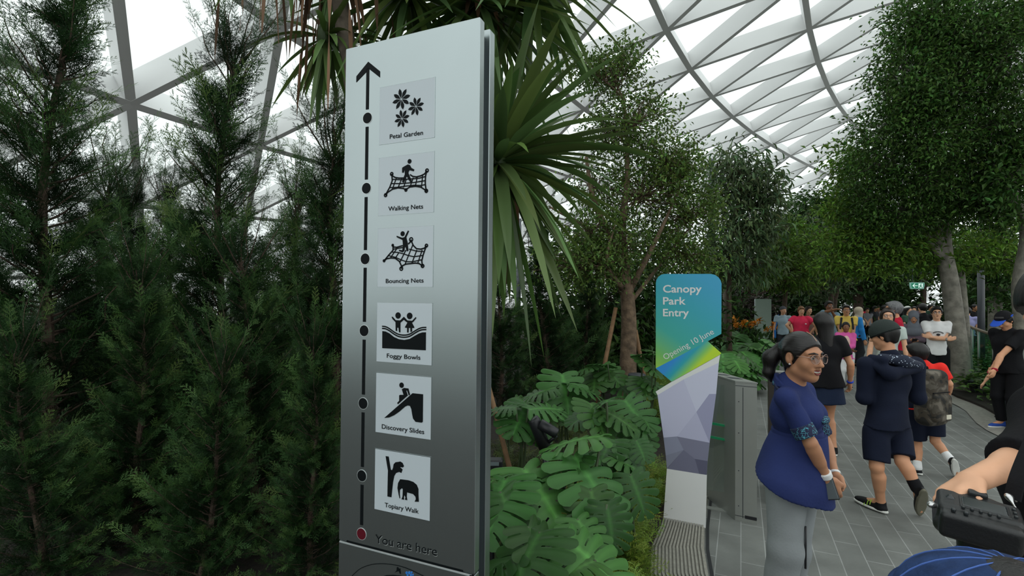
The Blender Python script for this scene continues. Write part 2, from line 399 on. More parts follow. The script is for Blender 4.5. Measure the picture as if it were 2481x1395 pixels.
# route line with its arrow and stops
Z0 = (840, 130); K0 = 6.342
px_m = TP.scale(890, 600)
inlay('arrow', [TP.many([(335, 125), (512, 270), (512, 368), (345, 236), (150, 440), (152, 350)], Z0, K0)], M_ink)
stops = [(890.5, 286), (888, 456), (885, 627), (882.5, 801), (880, 977), (877, 1152), (876, 1293)]
st = [TP.s(*p) for p in stops]; lx = np.mean([p[0] for p in st]); R_ = 13.2 * px_m; lw = 8.2 * px_m / 2
segs = []; prev = TP.s(892.5, 165)[1]
for k, p in enumerate(st):
    segs.append([(lx - lw, prev), (lx + lw, prev), (lx + lw, p[1] + R_ * 1.62), (lx - lw, p[1] + R_ * 1.62)]); prev = p[1] - R_ * 1.62
inlay('route_line', segs, M_ink)
for k, p in enumerate(st):
    inlay('stop_highlight', ringp((p[0], p[1]), R_ * 1.05, R_ * .1, 24), M_edge, d=.001)  # pale ring round the stop: edge highlight put into the colour
    o = inlay('stop_marker', [disc(p, R_)], M_red if k == 6 else M_ink)
    if k == 6: o['label'] = 'deep red round stop marker'
panels = [[(920, 212), (1054, 187), (1053, 332), (919, 351)], [(919, 383), (1052, 366), (1050, 514), (917, 522)], [(916, 553), (1050, 546), (1048, 695), (914, 695)],
          [(914, 732), (1047, 734), (1047, 885), (912, 876)], [(912, 903), (1047, 912), (1045, 1065), (910, 1047)], [(909, 1087), (1045, 1106), (1043, 1261), (907, 1234)]]
caps = [('Petal Garden', (945, 336.5), (1025.5, 326.5), 11, .0), ('Walking Nets', (941.5, 511), (1025.8, 505), 11, 0), ('Bouncing Nets', (935.5, 685.5), (1027, 684), 10.5, 0),
        ('Foggy Bowls', (938, 866), (1019.3, 871), 10.8, 0), ('Discovery Slides', (925.9, 1037.5), (1028.6, 1051), 11.3, 0), ('Topiary Walk', (933, 1227), (1015.4, 1243.4), 11.2, 0)]
rows = []
for q in panels:
    c = np.array([TP.s(*p) for p in q]); x0, x1 = c[[0, 3], 0].mean(), c[[1, 2], 0].mean(); z1, z0 = c[:2, 1].mean(), c[2:, 1].mean(); rows.append((x0, x1, z0, z1))
X0 = np.mean([r[0] for r in rows]); X1 = np.mean([r[1] for r in rows])
icons = [[] for _ in range(6)]
# petals
for c, r in (((843, 700), 25.5), ((1068, 812), 22), ((853, 1000), 21.5)):
    c = np.array(TP.many([c], Z0, K0)[0]); r *= px_m
    for a in range(8):
        th = a * math.pi / 4 + .22; d = np.array([math.cos(th), math.sin(th)]); e = np.array([-d[1], d[0]])
        icons[0].append([c + d * r * t_ + e * r * w_ for t_, w_ in ((.08, .02), (.35, .11), (.6, .185), (.82, .13), (1, -.02), (.78, -.15), (.5, -.17), (.28, -.07))])
def net(idx, org, k, strokes, thin, rings, solids, head, hr, body):
    w = 3.3 * px_m; L = icons[idx]
    for s_ in strokes: L += stroke(TP.many(s_, org, k), w)
    for s_ in thin: L += stroke(TP.many(s_, org, k), w * .78)
    for x, y, r in rings: L += ringp(TP.many([(x, y)], org, k)[0], r / k * px_m, w * .8)
    for x, y, r in solids: L.append(disc(TP.many([(x, y)], org, k)[0], r / k * px_m, 16))
    L.append(disc(TP.many([head], org, k)[0], hr / k * px_m, 20)); L.append(TP.many(body, org, k))
net(1, (900, 350), 7.753,
    [[(385, 560), (400, 590), (450, 620), (520, 632), (600, 630)], [(735, 570), (780, 600), (850, 610), (930, 590), (1000, 555), (1045, 500)], [(390, 585), (395, 680), (350, 800), (290, 910), (270, 950)],
     [(1040, 510), (1020, 600), (1015, 720), (1022, 800), (1035, 870)], [(270, 950), (310, 900), (400, 840), (500, 815), (600, 825), (650, 850), (720, 800), (830, 785), (930, 800), (1000, 845), (1035, 875)]],
    [[(405, 655), (550, 662), (780, 645), (900, 635), (1025, 600)], [(385, 735), (550, 735), (800, 715), (950, 690), (1020, 680)], [(350, 810), (480, 805), (620, 785), (800, 765), (930, 770), (1015, 755)],
     [(470, 640), (400, 830)], [(570, 650), (505, 810)], [(660, 650), (610, 800)], [(790, 630), (730, 790)], [(865, 610), (830, 780)], [(965, 580), (945, 800)]],
    [(385, 555, 28), (1048, 490, 28), (1035, 872, 28), (270, 952, 28)], [(652, 855, 34)], (720, 318), 42,
    [(690, 375), (725, 385), (755, 440), (810, 470), (800, 505), (720, 485), (705, 510), (700, 540), (765, 690), (735, 715), (668, 600), (615, 720), (578, 705), (632, 560), (630, 470), (612, 530), (580, 530), (582, 440), (600, 425)])
net(2, (900, 530), 7.753,
    [[(405, 500), (425, 530), (480, 535), (585, 505)], [(700, 470), (740, 430), (750, 395)], [(755, 420), (790, 500), (850, 560), (930, 570), (1000, 550), (1035, 510)], [(1030, 520), (975, 680), (950, 790), (960, 880)],
     [(965, 885), (900, 840), (830, 830), (650, 850), (590, 880), (565, 930)], [(570, 890), (530, 800), (450, 740), (370, 735), (290, 750), (245, 785)], [(245, 785), (330, 680), (410, 590), (410, 510)]],
    [[(420, 570), (585, 540)], [(400, 625), (500, 630), (600, 655), (700, 690), (800, 710), (960, 690)], [(320, 690), (450, 720), (560, 770), (660, 805), (780, 805), (940, 770)], [(715, 570), (850, 605), (990, 615)],
     [(480, 560), (370, 720)], [(515, 640), (460, 730)], [(650, 590), (545, 800)], [(780, 490), (640, 840)], [(855, 590), (765, 830)], [(955, 590), (875, 830)]],
    [(750, 390, 34), (1037, 503, 25), (965, 885, 28), (565, 935, 31)], [(242, 788, 30), (405, 497, 28)], (590, 280), 45,
    [(480, 318), (580, 355), (625, 345), (690, 220), (712, 230), (660, 350), (685, 450), (700, 600), (670, 612), (645, 530), (630, 540), (625, 600), (590, 630), (520, 605), (525, 580), (585, 590), (597, 500), (590, 400), (478, 345)])
o3 = (900, 715)
wv = [(210, 582), (270, 590), (340, 625), (430, 690), (520, 735), (620, 748), (720, 730), (820, 670), (900, 625), (960, 607), (1028, 603)]
icons[3] += [TP.many(disc((505, 380), 50, 20, 60), o3, 7.753), TP.many(disc((722, 388), 52, 20, 62), o3, 7.753),
             TP.many([(385, 405), (405, 405), (460, 468), (545, 472), (612, 405), (625, 415), (680, 472), (770, 478), (835, 410), (850, 425), (790, 500), (765, 515), (810, 600), (805, 615), (768, 615), (768, 680), (738, 690), (735, 615), (705, 615),
                      (702, 700), (675, 700), (675, 615), (632, 605), (680, 515), (612, 460), (550, 515), (548, 700), (522, 692), (515, 610), (488, 608), (488, 672), (460, 665), (458, 505), (400, 445)], o3, 7.753),
             TP.many([(210, 672), (270, 680), (340, 715), (430, 785), (520, 825), (620, 838), (720, 820), (820, 760), (900, 715), (960, 697), (1028, 695), (1025, 1032), (208, 992)], o3, 7.753)]
for dy in (0, 40): icons[3] += stroke([tuple(v) for v in spline(np.c_[A_(TP.many([(x, y + dy) for x, y in wv], o3, 7.753)), np.zeros(len(wv))], 3)[:, :2]], 2.9 * px_m)
o4 = (900, 890)
icons[4] += [disc(TP.many([(555, 322)], o4, 7.541)[0], 47 / 7.541 * px_m, 20),
             TP.many([(560, 395), (600, 372), (680, 382), (710, 495), (688, 510), (655, 415), (640, 425), (670, 510), (600, 570), (490, 670), (475, 645), (512, 605), (512, 510), (525, 498), (592, 498)], o4, 7.541),
             TP.many([(240, 918), (755, 468), (948, 488), (942, 990), (925, 1005), (810, 990), (765, 930), (745, 830), (735, 760), (710, 700), (670, 692), (620, 712), (520, 800), (420, 870), (330, 910)], o4, 7.541)]
o5 = (890, 1075)
icons[5] += [TP.many([(315, 205), (365, 212), (402, 435), (425, 440), (440, 400), (450, 340), (480, 308), (540, 300), (560, 295), (600, 320), (625, 375), (605, 395), (555, 390), (600, 430), (580, 488), (545, 470), (490, 490), (460, 540), (440, 640), (425, 770), (412, 898), (345, 885), (348, 720), (352, 520), (355, 450), (330, 300)], o5, 6.978),
             TP.many([(560, 595), (700, 612), (780, 640), (840, 690), (868, 760), (868, 860), (875, 975), (805, 972), (825, 930), (820, 890), (780, 845), (675, 815), (670, 890), (680, 948), (640, 940), (650, 900), (632, 860), (622, 905), (628, 940), (582, 932), (600, 890), (605, 760), (590, 745), (555, 775), (553, 850), (560, 920), (548, 912), (530, 830), (515, 740), (525, 660)], o5, 6.978)]
for k, (x0, x1, z0, z1) in enumerate(rows):
    b = MB(); b.prism([(X0, z0), (X1, z0), (X1, z1), (X0, z1)], TP.o, TP.ex, TP.ey, TP.ez, -.002, .001); p = b.build('pictogram_panel', M_acryl, t)
    p['label'] = 'white panel reading ' + caps[k][0]; p['_o'] = list(TP.o)
    b = MB(); w = .002
    b_ = stroke([(X0, z0), (X1, z0), (X1, z1), (X0, z1), (X0, z0)], w)
    for q in b_: b.prism(q, TP.o, TP.ex, TP.ey, TP.ez, -.002, .0012)
    b.build('panel_rim', M_silver, p)
    inlay('pictogram', icons[k], M_ink, p, .0022)
    text_on(TP, caps[k][0], caps[k][1], caps[k][2], caps[k][3], M_ink, 'caption', p, .012, .0022)
text_on(TP, 'You are here', (910, 1313.5), (1059.5, 1346.5), 21, M_ink, 'lettering', t, .004)
text_on(TP, 'You are here', (910.6, 1315), (1060.1, 1348), 21, M_edge, 'lettering_highlight', t, .004, .0008)  # pale copy shifted behind the letters, an engraving highlight put into colour
g0, g1 = TP.s(840, 1311), TP.s(1122, 1382)
inlay('groove', [[(g0[0], zs + .003), (g1[0], zs + .003), (g1[0], zs + .009), (g0[0], zs + .009)]], M_ink, d=.0008)
inlay('seam_edge', [[(0.004, zs - .003), (TP.w - .004, zs - .003), (TP.w - .004, zs), (0.004, zs)]], M_edge, d=.0006)
om = (800, 1250); km = 6.2025
arc = spline(np.c_[A_(TP.many([(330, 895), (450, 790), (600, 730), (750, 712), (900, 720), (1050, 748), (1200, 800), (1400, 895)], om, km)), np.zeros(8)], 5)[:, :2]
inlay('map_outline', stroke(arc, 1.4 * px_m), M_ink)
inlay('map_core', [TP.many([(760, 960), (790, 900), (850, 885), (950, 882), (1060, 892), (1120, 920), (1150, 1000)], om, km)], M_ink)
inlay('map_slide', [TP.many([(970, 845), (1000, 815), (1005, 765), (1022, 765), (1030, 785), (1055, 785), (1062, 865), (1045, 855), (1038, 825), (1010, 830)], om, km)], M_ink)
inlay('map_fountain', [disc(TP.many([(x, y)], om, km)[0], r / km * px_m, 10) for x, y, r in ((1150, 850, 18), (1165, 885, 16), (1190, 850, 20), (1225, 845, 14), (1215, 885, 18), (1245, 880, 12))], mat('map_blue', (.03, .2, .62), .4))
inlay('corner_logo', [TP.many([(2095, 895), (2100, 880), (2160, 890), (2160, 905)], om, km)], M_ink)

# ------------------------------------------------------------------ entry sign: free-standing printed board
CP = Plane(G(1607, 1259)[:2], G(1709, 1279)[:2])
o6 = (1540, 640); k6 = 1.847; oz = (1570, 650); kz = 5.58
t = thing('entry_sign', 'printed freestanding entry sign with teal head and faceted lilac body on the grating', 'sign', tuple(CP.o))
head = [(105, 1350), (107, 200), (115, 155), (140, 115), (180, 85), (225, 75), (850, 75), (905, 88), (950, 118), (980, 160), (993, 205), (990, 885), (805, 985)]
band = [(105, 1350), (805, 985), (988, 1150), (960, 1172), (320, 1530)]
def gradmat(name, axis, stops):
    m = bpy.data.materials.new(name); m.use_nodes = True; n = m.node_tree.nodes; l = m.node_tree.links; b = n['Principled BSDF']; b.inputs['Roughness'].default_value = .4
    tc = n.new('ShaderNodeTexCoord'); dt = n.new('ShaderNodeVectorMath'); dt.operation = 'DOT_PRODUCT'; dt.inputs[1].default_value = axis
    r = n.new('ShaderNodeValToRGB'); l.new(tc.outputs['Object'], dt.inputs[0]); l.new(dt.outputs['Value'], r.inputs[0]); l.new(r.outputs[0], b.inputs['Base Color'])
    while len(r.color_ramp.elements) < len(stops): r.color_ramp.elements.new(.5)
    for e, (p, c) in zip(r.color_ramp.elements, stops): e.position = p; e.color = (*c, 1)
    return m
def board(name, pts, m, d=.003, org=oz, k=kz, thick=-.018, parent=t):
    b = MB(); b.prism(CP.many(pts, org, k), CP.o, CP.ex, CP.ey, CP.ez, thick, d); return b.build(name, m, parent)
def ramp_axis(pa, pb):                           # print gradient running from pixel pa (0) to pb (1), as a vector in the sign's own axes
    a, b = CP.s(*pa), CP.s(*pb); v = b - a; v = v / (v @ v); w = v[0] * CP.ex + v[1] * CP.ey; return w, -(a @ v)
def gm(name, pa, pb, stops):
    w, c = ramp_axis(pa, pb); m = gradmat(name, tuple(w), stops); n = m.node_tree.nodes; l = m.node_tree.links
    ad = n.new('ShaderNodeMath'); ad.inputs[1].default_value = c; dt = [x for x in n if x.type == 'VECT_MATH'][0]; r = [x for x in n if x.type == 'VALTORGB'][0]
    l.new(dt.outputs['Value'], ad.inputs[0]); l.new(ad.outputs[0], r.inputs[0]); return m
ILL = .5
board('head_panel', head, gm('teal_gradient_print', (1742, 700), (1592, 900), [(0, alb(46, 124, 156)), (.3, alb(43, 128, 142)), (.62, alb(50, 134, 125)), (.84, alb(92, 146, 78)), (1, alb(126, 160, 56))]))
board('band_panel', band, gm('blue_green_band_print', (1635, 872), (1672, 905), [(0, alb(38, 110, 168)), (.4, alb(34, 128, 138)), (.75, alb(100, 155, 80)), (1, alb(148, 172, 40))]), .0035)
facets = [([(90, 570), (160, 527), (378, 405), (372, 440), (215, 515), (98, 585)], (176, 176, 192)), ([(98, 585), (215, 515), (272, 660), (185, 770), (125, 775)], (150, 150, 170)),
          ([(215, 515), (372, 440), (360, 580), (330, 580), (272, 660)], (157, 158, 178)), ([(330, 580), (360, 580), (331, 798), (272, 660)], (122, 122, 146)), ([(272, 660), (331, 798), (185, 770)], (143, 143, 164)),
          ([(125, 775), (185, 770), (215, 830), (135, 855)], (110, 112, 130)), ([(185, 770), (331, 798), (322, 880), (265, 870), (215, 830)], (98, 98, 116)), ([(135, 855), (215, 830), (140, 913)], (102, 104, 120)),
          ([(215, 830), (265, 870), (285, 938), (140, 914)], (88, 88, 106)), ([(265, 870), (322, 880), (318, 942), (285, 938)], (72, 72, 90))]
b = MB()
mm = []
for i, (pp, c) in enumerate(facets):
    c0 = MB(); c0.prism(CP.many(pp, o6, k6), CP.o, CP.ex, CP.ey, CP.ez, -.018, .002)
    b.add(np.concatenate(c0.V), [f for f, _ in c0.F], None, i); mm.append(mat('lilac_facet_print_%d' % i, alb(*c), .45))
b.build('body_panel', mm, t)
board('base_panel', [(140, 914), (318, 942), (313, 1180), (124, 1143)], mat('white_board', alb(196, 199, 203), .5), .002, o6, k6)
b = MB(); c = CP.o + CP.ex * .13 - CP.ez * .2
b.box(c + [0, 0, .01], (.3, .34, .02), math.atan2(CP.ex[1], CP.ex[0])); b.prism([(0, 0), (.05, 0), (.05, .9), (0, .9)], CP.o + CP.ex * .1, CP.ex, CP.ey, CP.ez, -.05, -.018)
b.build('back_stand', M_dark, t)
M_txt = mat('pale_lettering', alb(205, 215, 235), .5)
text_on(CP, 'Canopy', (1606.7, 708.2), (1700.5, 708.2), 18.5, M_txt, 'lettering', t, .018, .0045)
text_on(CP, 'Park', (1606.7, 737.3), (1661.8, 737.3), 18.5, M_txt, 'lettering', t, .018, .0045)
text_on(CP, 'Entry', (1606.7, 765.6), (1669.5, 766), 18.5, M_txt, 'lettering', t, .018, .0045)
text_on(CP, 'Opening 10 June', (1612, 871.5), (1731, 807.5), 14, M_txt, 'lettering', t, .0, .0045)
ILL = .62

# ------------------------------------------------------------------ turnstile cabinets and glass wing
M_stain = mat('brushed_stainless', alb(128, 130, 126), .42, metal=.55, var=.06, vs=3)
def cabinet(label, fl_, fr_, depth, h, rdirn, m):
    a = A_(fl_); b = A_(fr_); t = thing('turnstile_cabinet', label, 'turnstile', (a[0], a[1], 0)); w = np.linalg.norm(b - a); ex = (b - a) / w
    ey = nrm(rdirn); up = np.array([0, 0, 1.])
    q = MB(); q.prism([(0, 0), (w, 0), (w, h - .012), (0, h - .012)], a, ex, up, -ey, -depth, 0); q.build('body', m, t)
    q = MB(); V = [a - ey * .004 - ex * .004, b - ey * .004 + ex * .004, b + ey * (depth + .004) + ex * .004, a + ey * (depth + .004) - ex * .004]
    q.add([v + up * (h - .011) for v in V] + [v + up * h for v in V], [(0, 3, 2, 1), (4, 5, 6, 7), (0, 1, 5, 4), (1, 2, 6, 5), (2, 3, 7, 6), (3, 0, 4, 7)]); q.build('top_plate', M_stain, t)
    q = MB(); q.add([a + ex * w * f_ + ey * depth * g_ + up * (h + .001) for f_, g_ in ((.2, .25), (.8, .25), (.8, .42), (.2, .42))], [(0, 1, 2, 3)])
    q.add([a + ex * w * f_ + ey * depth * g_ + up * (h + .001) for f_, g_ in ((.2, .62), (.8, .62), (.8, .75), (.2, .75))], [(0, 1, 2, 3)]); q.build('reader_slot', M_dark, t)
    q = MB()
    for x in (.34,): q.prism([(w * x, .03), (w * x + .004, .03), (w * x + .004, h - .05), (w * x, h - .05)], a, ex, up, -ey, -.001, .002)
    for z in (.04, h - .04): q.prism([(.0, z), (w, z), (w, z + .004), (0, z + .004)], a, ex, up, -ey, -.001, .002)
    q.build('seam', M_dark, t)
    q = MB(); q.prism([(w * .45, .03), (w * .98, .03), (w * .98, .055), (w * .45, .055)], a, ex, up, -ey, -.001, .003); q.build('label_plate', M_black, t)
    for z in (.12, .4, .7, .95):
        q = MB(); q.prism(disc((w * .16, z), .004, 8), a, ex, up, -ey, -.001, .002); q.build('screw', M_dark, t)
    return t
ca, cb = G(1781, 1260), G(1834, 1271)
cabinet('stainless turnstile cabinet with flat top between the entry sign and the woman in blue', ca, cb, .5, 1.115, (-.13, 1, 0), M_stain)
ca2, cb2 = P(1862, 1000, 4.3), P(1920, 1000, 4.2); ca2[2] = cb2[2] = 0
cabinet('dark bronze turnstile cabinet half hidden behind the woman in blue', ca2, cb2, .5, 1.1, (.5, 1, 0), mat('dark_bronze', (.05, .042, .036), .4, metal=.4))
t = thing('gate_wing', 'clear glass gate wing with two green stripes beside the turnstile cabinet', 'gate', tuple(P(1760, 1100, 4.3) * [1, 1, 0]))
ga, gb = P(1784, 1100, 4.12), P(1712, 1100, 4.22)
gd = nrm((ga - gb) * [1, 1, 0]); gn = np.cross(gd, [0, 0, 1]); up = np.array([0, 0, 1.]); gb0 = gb * [1, 1, 0]; Lg = np.linalg.norm((ga - gb)[:2])
prof = [(0, .16), (Lg, .16), (Lg, 1.06), (Lg - .02, 1.06)] + [(Lg - .02 - (Lg - .02) * s_, 1.06 - .02 * s_) for s_ in (.5, 1)]
q = MB(); q.prism(prof, gb0, gd, up, gn, -.005, .005); q.build('glass_pane', glassmat('clear_gate_glass', (.93, .97, .955), .06), t)
M_gstripe = mat('green_stripe', alb(14, 112, 70), .4)
for z0, z1 in ((.715, .70), (.60, .583)):
    q = MB(); q.prism([(.0, z0), (Lg - .035, z1), (Lg - .035, z1 + .018), (.0, z0 + .018)], gb0, gd, up, gn, -.007, .007); q.build('stripe', M_gstripe, t)
q = MB(); q.prism([(Lg - .014, .15), (Lg + .006, .15), (Lg + .006, 1.07), (Lg - .014, 1.07)], gb0, gd, up, gn, -.012, .012); q.build('hinge_rail', M_stain, t)
q = MB(); q.prism([(.0, .0), (Lg, .0), (Lg, .012), (.0, .012)], gb0, gd, up, gn, -.03, .03); q.prism([(Lg - .05, 0), (Lg, 0), (Lg, .17), (Lg - .05, .17)], gb0, gd, up, gn, -.01, .01); q.build('floor_track', M_stain, t)
# bottle
bp = G(1748, 1221); t = thing('water_bottle', 'small clear plastic water bottle standing on the paving by the gate', 'bottle', (bp[0], bp[1], .001))
q = MB(); q.lathe([(.012, .002), (.03, 0), (.033, .02), (.03, .05), (.033, .065), (.03, .085), (.033, .11), (.033, .15), (.028, .17), (.014, .195), (.0125, .215)], 20, bp)
q.build('bottle_body', glassmat('clear_plastic', (.86, .92, .93), .16, .08), t, True)
q = MB(); q.lathe([(.002, .213), (.0145, .213), (.0145, .232), (.002, .233)], 16, bp); q.build('cap', mat('white_cap', (.6, .65, .7), .4), t)
q = MB(); q.lathe([(.0335, .085), (.0337, .088), (.0337, .128), (.0335, .131)], 20, bp); q.build('wrapper', mat('pale_wrapper', (.35, .42, .5), .3), t)

# ------------------------------------------------------------------ fixtures
def bollard(px, py_top, Y, w, label, h=None):
    p = P(px, py_top, Y); h = p[2]; t = thing('bollard_light', label, 'garden light', (p[0], p[1], .03)); r = w / 2
    q = MB(); q.lathe([(r * .96, .03), (r, .05), (r, h * .78), (r * .9, h * .79)], 24, (p[0], p[1], 0)); q.build('post', M_dark, t, True)
    q = MB(); q.lathe([(r * .6, h * .78), (r * .6, h * .9)], 20, (p[0], p[1], 0)); q.build('lens', mat('smoked_lens', (.09, .1, .11), .15), t, True)
    q = MB(); q.lathe([(r * .7, h * .885), (r, h * .9), (r, h * .985), (r * .9, h), (.001, h)], 24, (p[0], p[1], 0)); q.build('cap', M_dark, t, True)
    return t
bollard(1543, 905, 6.6, .23, 'dark grey bollard light among the monstera left of the entry sign')
bollard(1791, 795, 15.5, .17, 'small dark bollard light in front of the orange flowers')
def pole(label, px, py_base, py_top, Y, r, segs, name='lamp_post', cat='lamp post'):
    b = P(px, py_base, Y); t_ = P(px, py_top, Y); t = thing(name, label, cat, (b[0], b[1], 0.05))
    H = t_[2]; base = np.array([b[0], b[1], 0])
    for nm, z0, z1, rr, m in segs:
        q = MB(); q.tube([base + [0, 0, z0 * H + .03], base + [0, 0, z1 * H]], [rr, rr], 16); q.build(nm, m, t, True)
    return t
pole('slim dark lamp post rising from the leafy bed behind the glass balustrade', 2378, 906, 500, 11.7, .06, [('shaft', .0, .62, .068, M_dark), ('upper_shaft', .62, 1, .052, M_dark), ('base_plate', 0, .012, .13, M_dark)])
pole('tall grey mast standing behind the entry sign', 1723, 800, 386, 13.5, .08, [('shaft', 0, .55, .095, mat('mast_grey', (.035, .042, .055), .45)), ('upper_shaft', .55, 1, .075, mat('mast_pale', (.09, .1, .115), .45)), ('base_plate', 0, .01, .2, M_dark)])
pole('pale grey capped post beside the tall mast', 1758, 800, 548, 15, .07, [('shaft', 0, .78, .078, mat('weathered_post', (.11, .095, .075), .8, var=.3, vs=6)), ('cap', .78, 1, .066, mat('pale_cap', (.3, .33, .35), .5))], 'post', 'post')
pole('grey column seen through the strappy leaves right of the totem', 1256, 700, 530, 12, .05, [('shaft', 0, 1, .06, mat('mast_pale', (.09, .1, .115), .45)), ('base_plate', 0, .01, .12, M_dark)], 'column_post', 'post')
# spotlight on a stake
sp = P(1310, 1085, 3.25); t = thing('spotlight', 'black double cylinder garden spotlight on a stake among monstera leaves', 'garden light', (sp[0], sp[1], .03))
q = MB(); q.tube([P(1326, 1130, 3.25) * [1, 1, 0] + [0, 0, .02], P(1322, 1090, 3.25)], .02, 10); q.build('stake', M_black, t, True)
q = MB(); q.tube([P(1291, 1014, 3.25), P(1294, 1018, 3.25), P(1324, 1093, 3.25)], [.036, .041, .041], 18); q.build('lamp_tube', M_black, t, True)
q = MB(); q.tube([P(1308, 1026, 3.22), P(1347, 1049, 3.2), P(1349, 1050, 3.2)], [.034, .034, .03], 18); q.build('lamp_head', M_black, t, True)
q = MB(); q.tube([P(1324, 1075, 3.25), P(1348, 1056, 3.2)], .012, 8); q.build('bracket', M_black, t, True)
jb = P(1195, 1131, 2.95); t = thing('junction_box', 'small black cable junction box at the right edge of the totem', 'electrical box', (jb[0], jb[1], .03))
q = MB(); q.box(jb, (.115, .07, .1)); o = q.build('box', M_black, t); md = o.modifiers.new('b', 'BEVEL'); md.width = .01; md.segments = 2
q = MB(); q.box(jb + [-.0, -.037, .03], (.07, .004, .02)); q.build('label_plate', mat('grey_label', (.12, .15, .16), .5), t)
q = MB(); q.tube([jb * [1, 1, 0] + [0, .03, .02], jb + [0, .03, -.03]], .015, 8); q.build('stake', M_black, t)
q = MB(); q.tube(spline([jb + [.05, 0, 0], jb + [.09, -.01, -.04], jb + [.05, -.02, -.09], jb + [-.06, -.03, -.1], jb + [-.2, 0, -.2]], 6), .006, 6); q.build('cable', M_black, t, True)
M_stake = mat('bamboo_wood', (.2, .11, .05), .7, var=.25, vs=14)
def stake(label, a, b, r):
    a, b = A_(a), A_(b); o = MB().tube([a, a * .5 + b * .5 + [0, 0, .005], b], [r, r * 1.05, r], 10).build('support_stake', M_stake, None, True, origin=(a[0], a[1], 0)); tag(o, label, 'stake')
stake('brown wooden support stake leaning out from behind the totem', list(P(1300, 1105, 3.2)[:2]) + [.02], P(1166, 866, 3.9), .018)
stake('pale wooden prop leaning against the left side of the fine-leaved tree trunk', list(P(1440, 960, 7.2)[:2]) + [.02], P(1492, 745, 7.4), .03)
stake('short pale wooden prop behind the right side of the fine-leaved tree trunk', list(P(1575, 960, 7.8)[:2]) + [.02], P(1540, 800, 7.6), .03)
# blank grey panel
GP = Plane(P(1831, 780, 19)[:2], P(1869, 780, 19)[:2]); t = thing('blank_totem', 'blank grey totem standing behind the far monstera bed', 'sign', tuple(GP.o))
ht = P(1850, 724, 19)[2]
q = MB(); q.prism([(0, 0), (GP.w, 0), (GP.w, ht), (0, ht)], GP.o, GP.ex, GP.ey, GP.ez, -.04, 0); q.build('front_panel', mat('flat_grey_green', alb(104, 118, 108), .5), t)
q = MB(); q.prism([(0.01, 0), (GP.w, 0), (GP.w, ht), (0.01, ht)], GP.o, GP.ex, GP.ey, GP.ez, -.12, -.08); q.build('rear_panel', M_silver, t)
q = MB(); q.prism([(.03, 0), (GP.w - .03, 0), (GP.w - .03, ht - .02), (.03, ht - .02)], GP.o, GP.ex, GP.ey, GP.ez, -.08, -.04); q.build('core', M_dark, t)
# exit signs
M_exit = mat('lit_green_sign', (.0, .14, .07), .3, emit=.55); M_exitw = mat('lit_white_pictogram', (.7, .85, .8), .3, emit=.5)
def exit_sign(label, x0, y0, x1, y1, Y):
    EP = Plane(P(x0, y1, Y)[:2], P(x1, y1, Y)[:2]); EP.o = P(x0, y1, Y); h = (y1 - y0) / F * Y; w = EP.w
    t = thing('exit_sign', label, 'exit sign', tuple(EP.o)); c = .18
    rr = [(w * .06, 0), (w * .94, 0), (w, h * .5), (w, h), (0, h), (0, h * .5)]
    q = MB(); q.prism(rr, EP.o, EP.ex, EP.ey, EP.ez, -.05, 0); q.build('housing', mat('exit_housing', (.25, .5, .42), .4, emit=.25), t)
    q = MB(); q.prism([(w * .09, h * .1), (w * .91, h * .1), (w * .95, h * .5), (w * .95, h * .9), (w * .05, h * .9), (w * .05, h * .5)], EP.o, EP.ex, EP.ey, EP.ez, 0, .004); q.build('face', M_exit, t)
    q = MB()
    for p in stroke([(w * .48, h * .5), (w * .17, h * .5)], h * .09) + stroke([(w * .3, h * .78), (w * .16, h * .5), (w * .3, h * .22)], h * .1): q.prism(p, EP.o, EP.ex, EP.ey, EP.ez, 0, .008)
    q.build('arrow', M_exitw, t)
    q = MB(); q.prism([(w * .56, h * .16), (w * .88, h * .16), (w * .88, h * .84), (w * .56, h * .84)], EP.o, EP.ex, EP.ey, EP.ez, 0, .006); q.build('doorway', M_exitw, t)
    q = MB()
    for p in stroke([(w * .72, h * .62), (w * .70, h * .4), (w * .62, h * .22)], h * .11) + stroke([(w * .70, h * .42), (w * .78, h * .34), (w * .82, h * .2)], h * .09) + stroke([(w * .62, h * .5), (w * .7, h * .58), (w * .8, h * .48)], h * .08) + [disc((w * .735, h * .74), h * .08, 10)]: q.prism(p, EP.o, EP.ex, EP.ey, EP.ez, 0, .01)
    q.build('running_figure', M_exit, t)
    q = MB()
    for x in (.2, .8): q.tube([EP.o + EP.ex * w * x + EP.ez * -.025 + [0, 0, h], EP.o + EP.ex * w * x + EP.ez * -.025 + [0, 0, h + 1.8]], .008, 6)
    q.build('hanger_rods', M_dark, t)
exit_sign('green exit sign with left arrow hanging left of the thick tree trunk', 2206, 684, 2240, 699.5, 15)
exit_sign('green exit sign with left arrow hanging at the far right edge', 2446, 705, 2474, 716, 18)
# glass balustrade with timber rail along the right
rail = np.array([P(2352, 781, 15), P(2346, 785, 13.6), P(2356, 792, 12.4), P(2371, 799, 11.4), P(2407, 811, 9.8), P(2481, 832, 8.2), P(2600, 868, 6.6)]); rail[:, 2] = 1.1
rs = spline(rail, 8); t = thing('balustrade', 'curved green glass balustrade with timber handrail behind the man in the black cap', 'balustrade', (rs[0, 0], rs[0, 1], 0))
q = MB(); q.tube(rs, .032, 10); q.build('handrail', mat('rail_timber', (.16, .12, .075), .5), t, True)
n = len(rs); q = MB(); q.add(np.concatenate([rs * [1, 1, 0] + [0, 0, .08], rs * [1, 1, 0] + [0, 0, 1.06]]), [(i, i + 1, n + i + 1, n + i) for i in range(n - 1)]); o = q.build('glass', glassmat('green_glass', (.42, .62, .54), .12, .05), t, True)
md = o.modifiers.new('s', 'SOLIDIFY'); md.thickness = .015
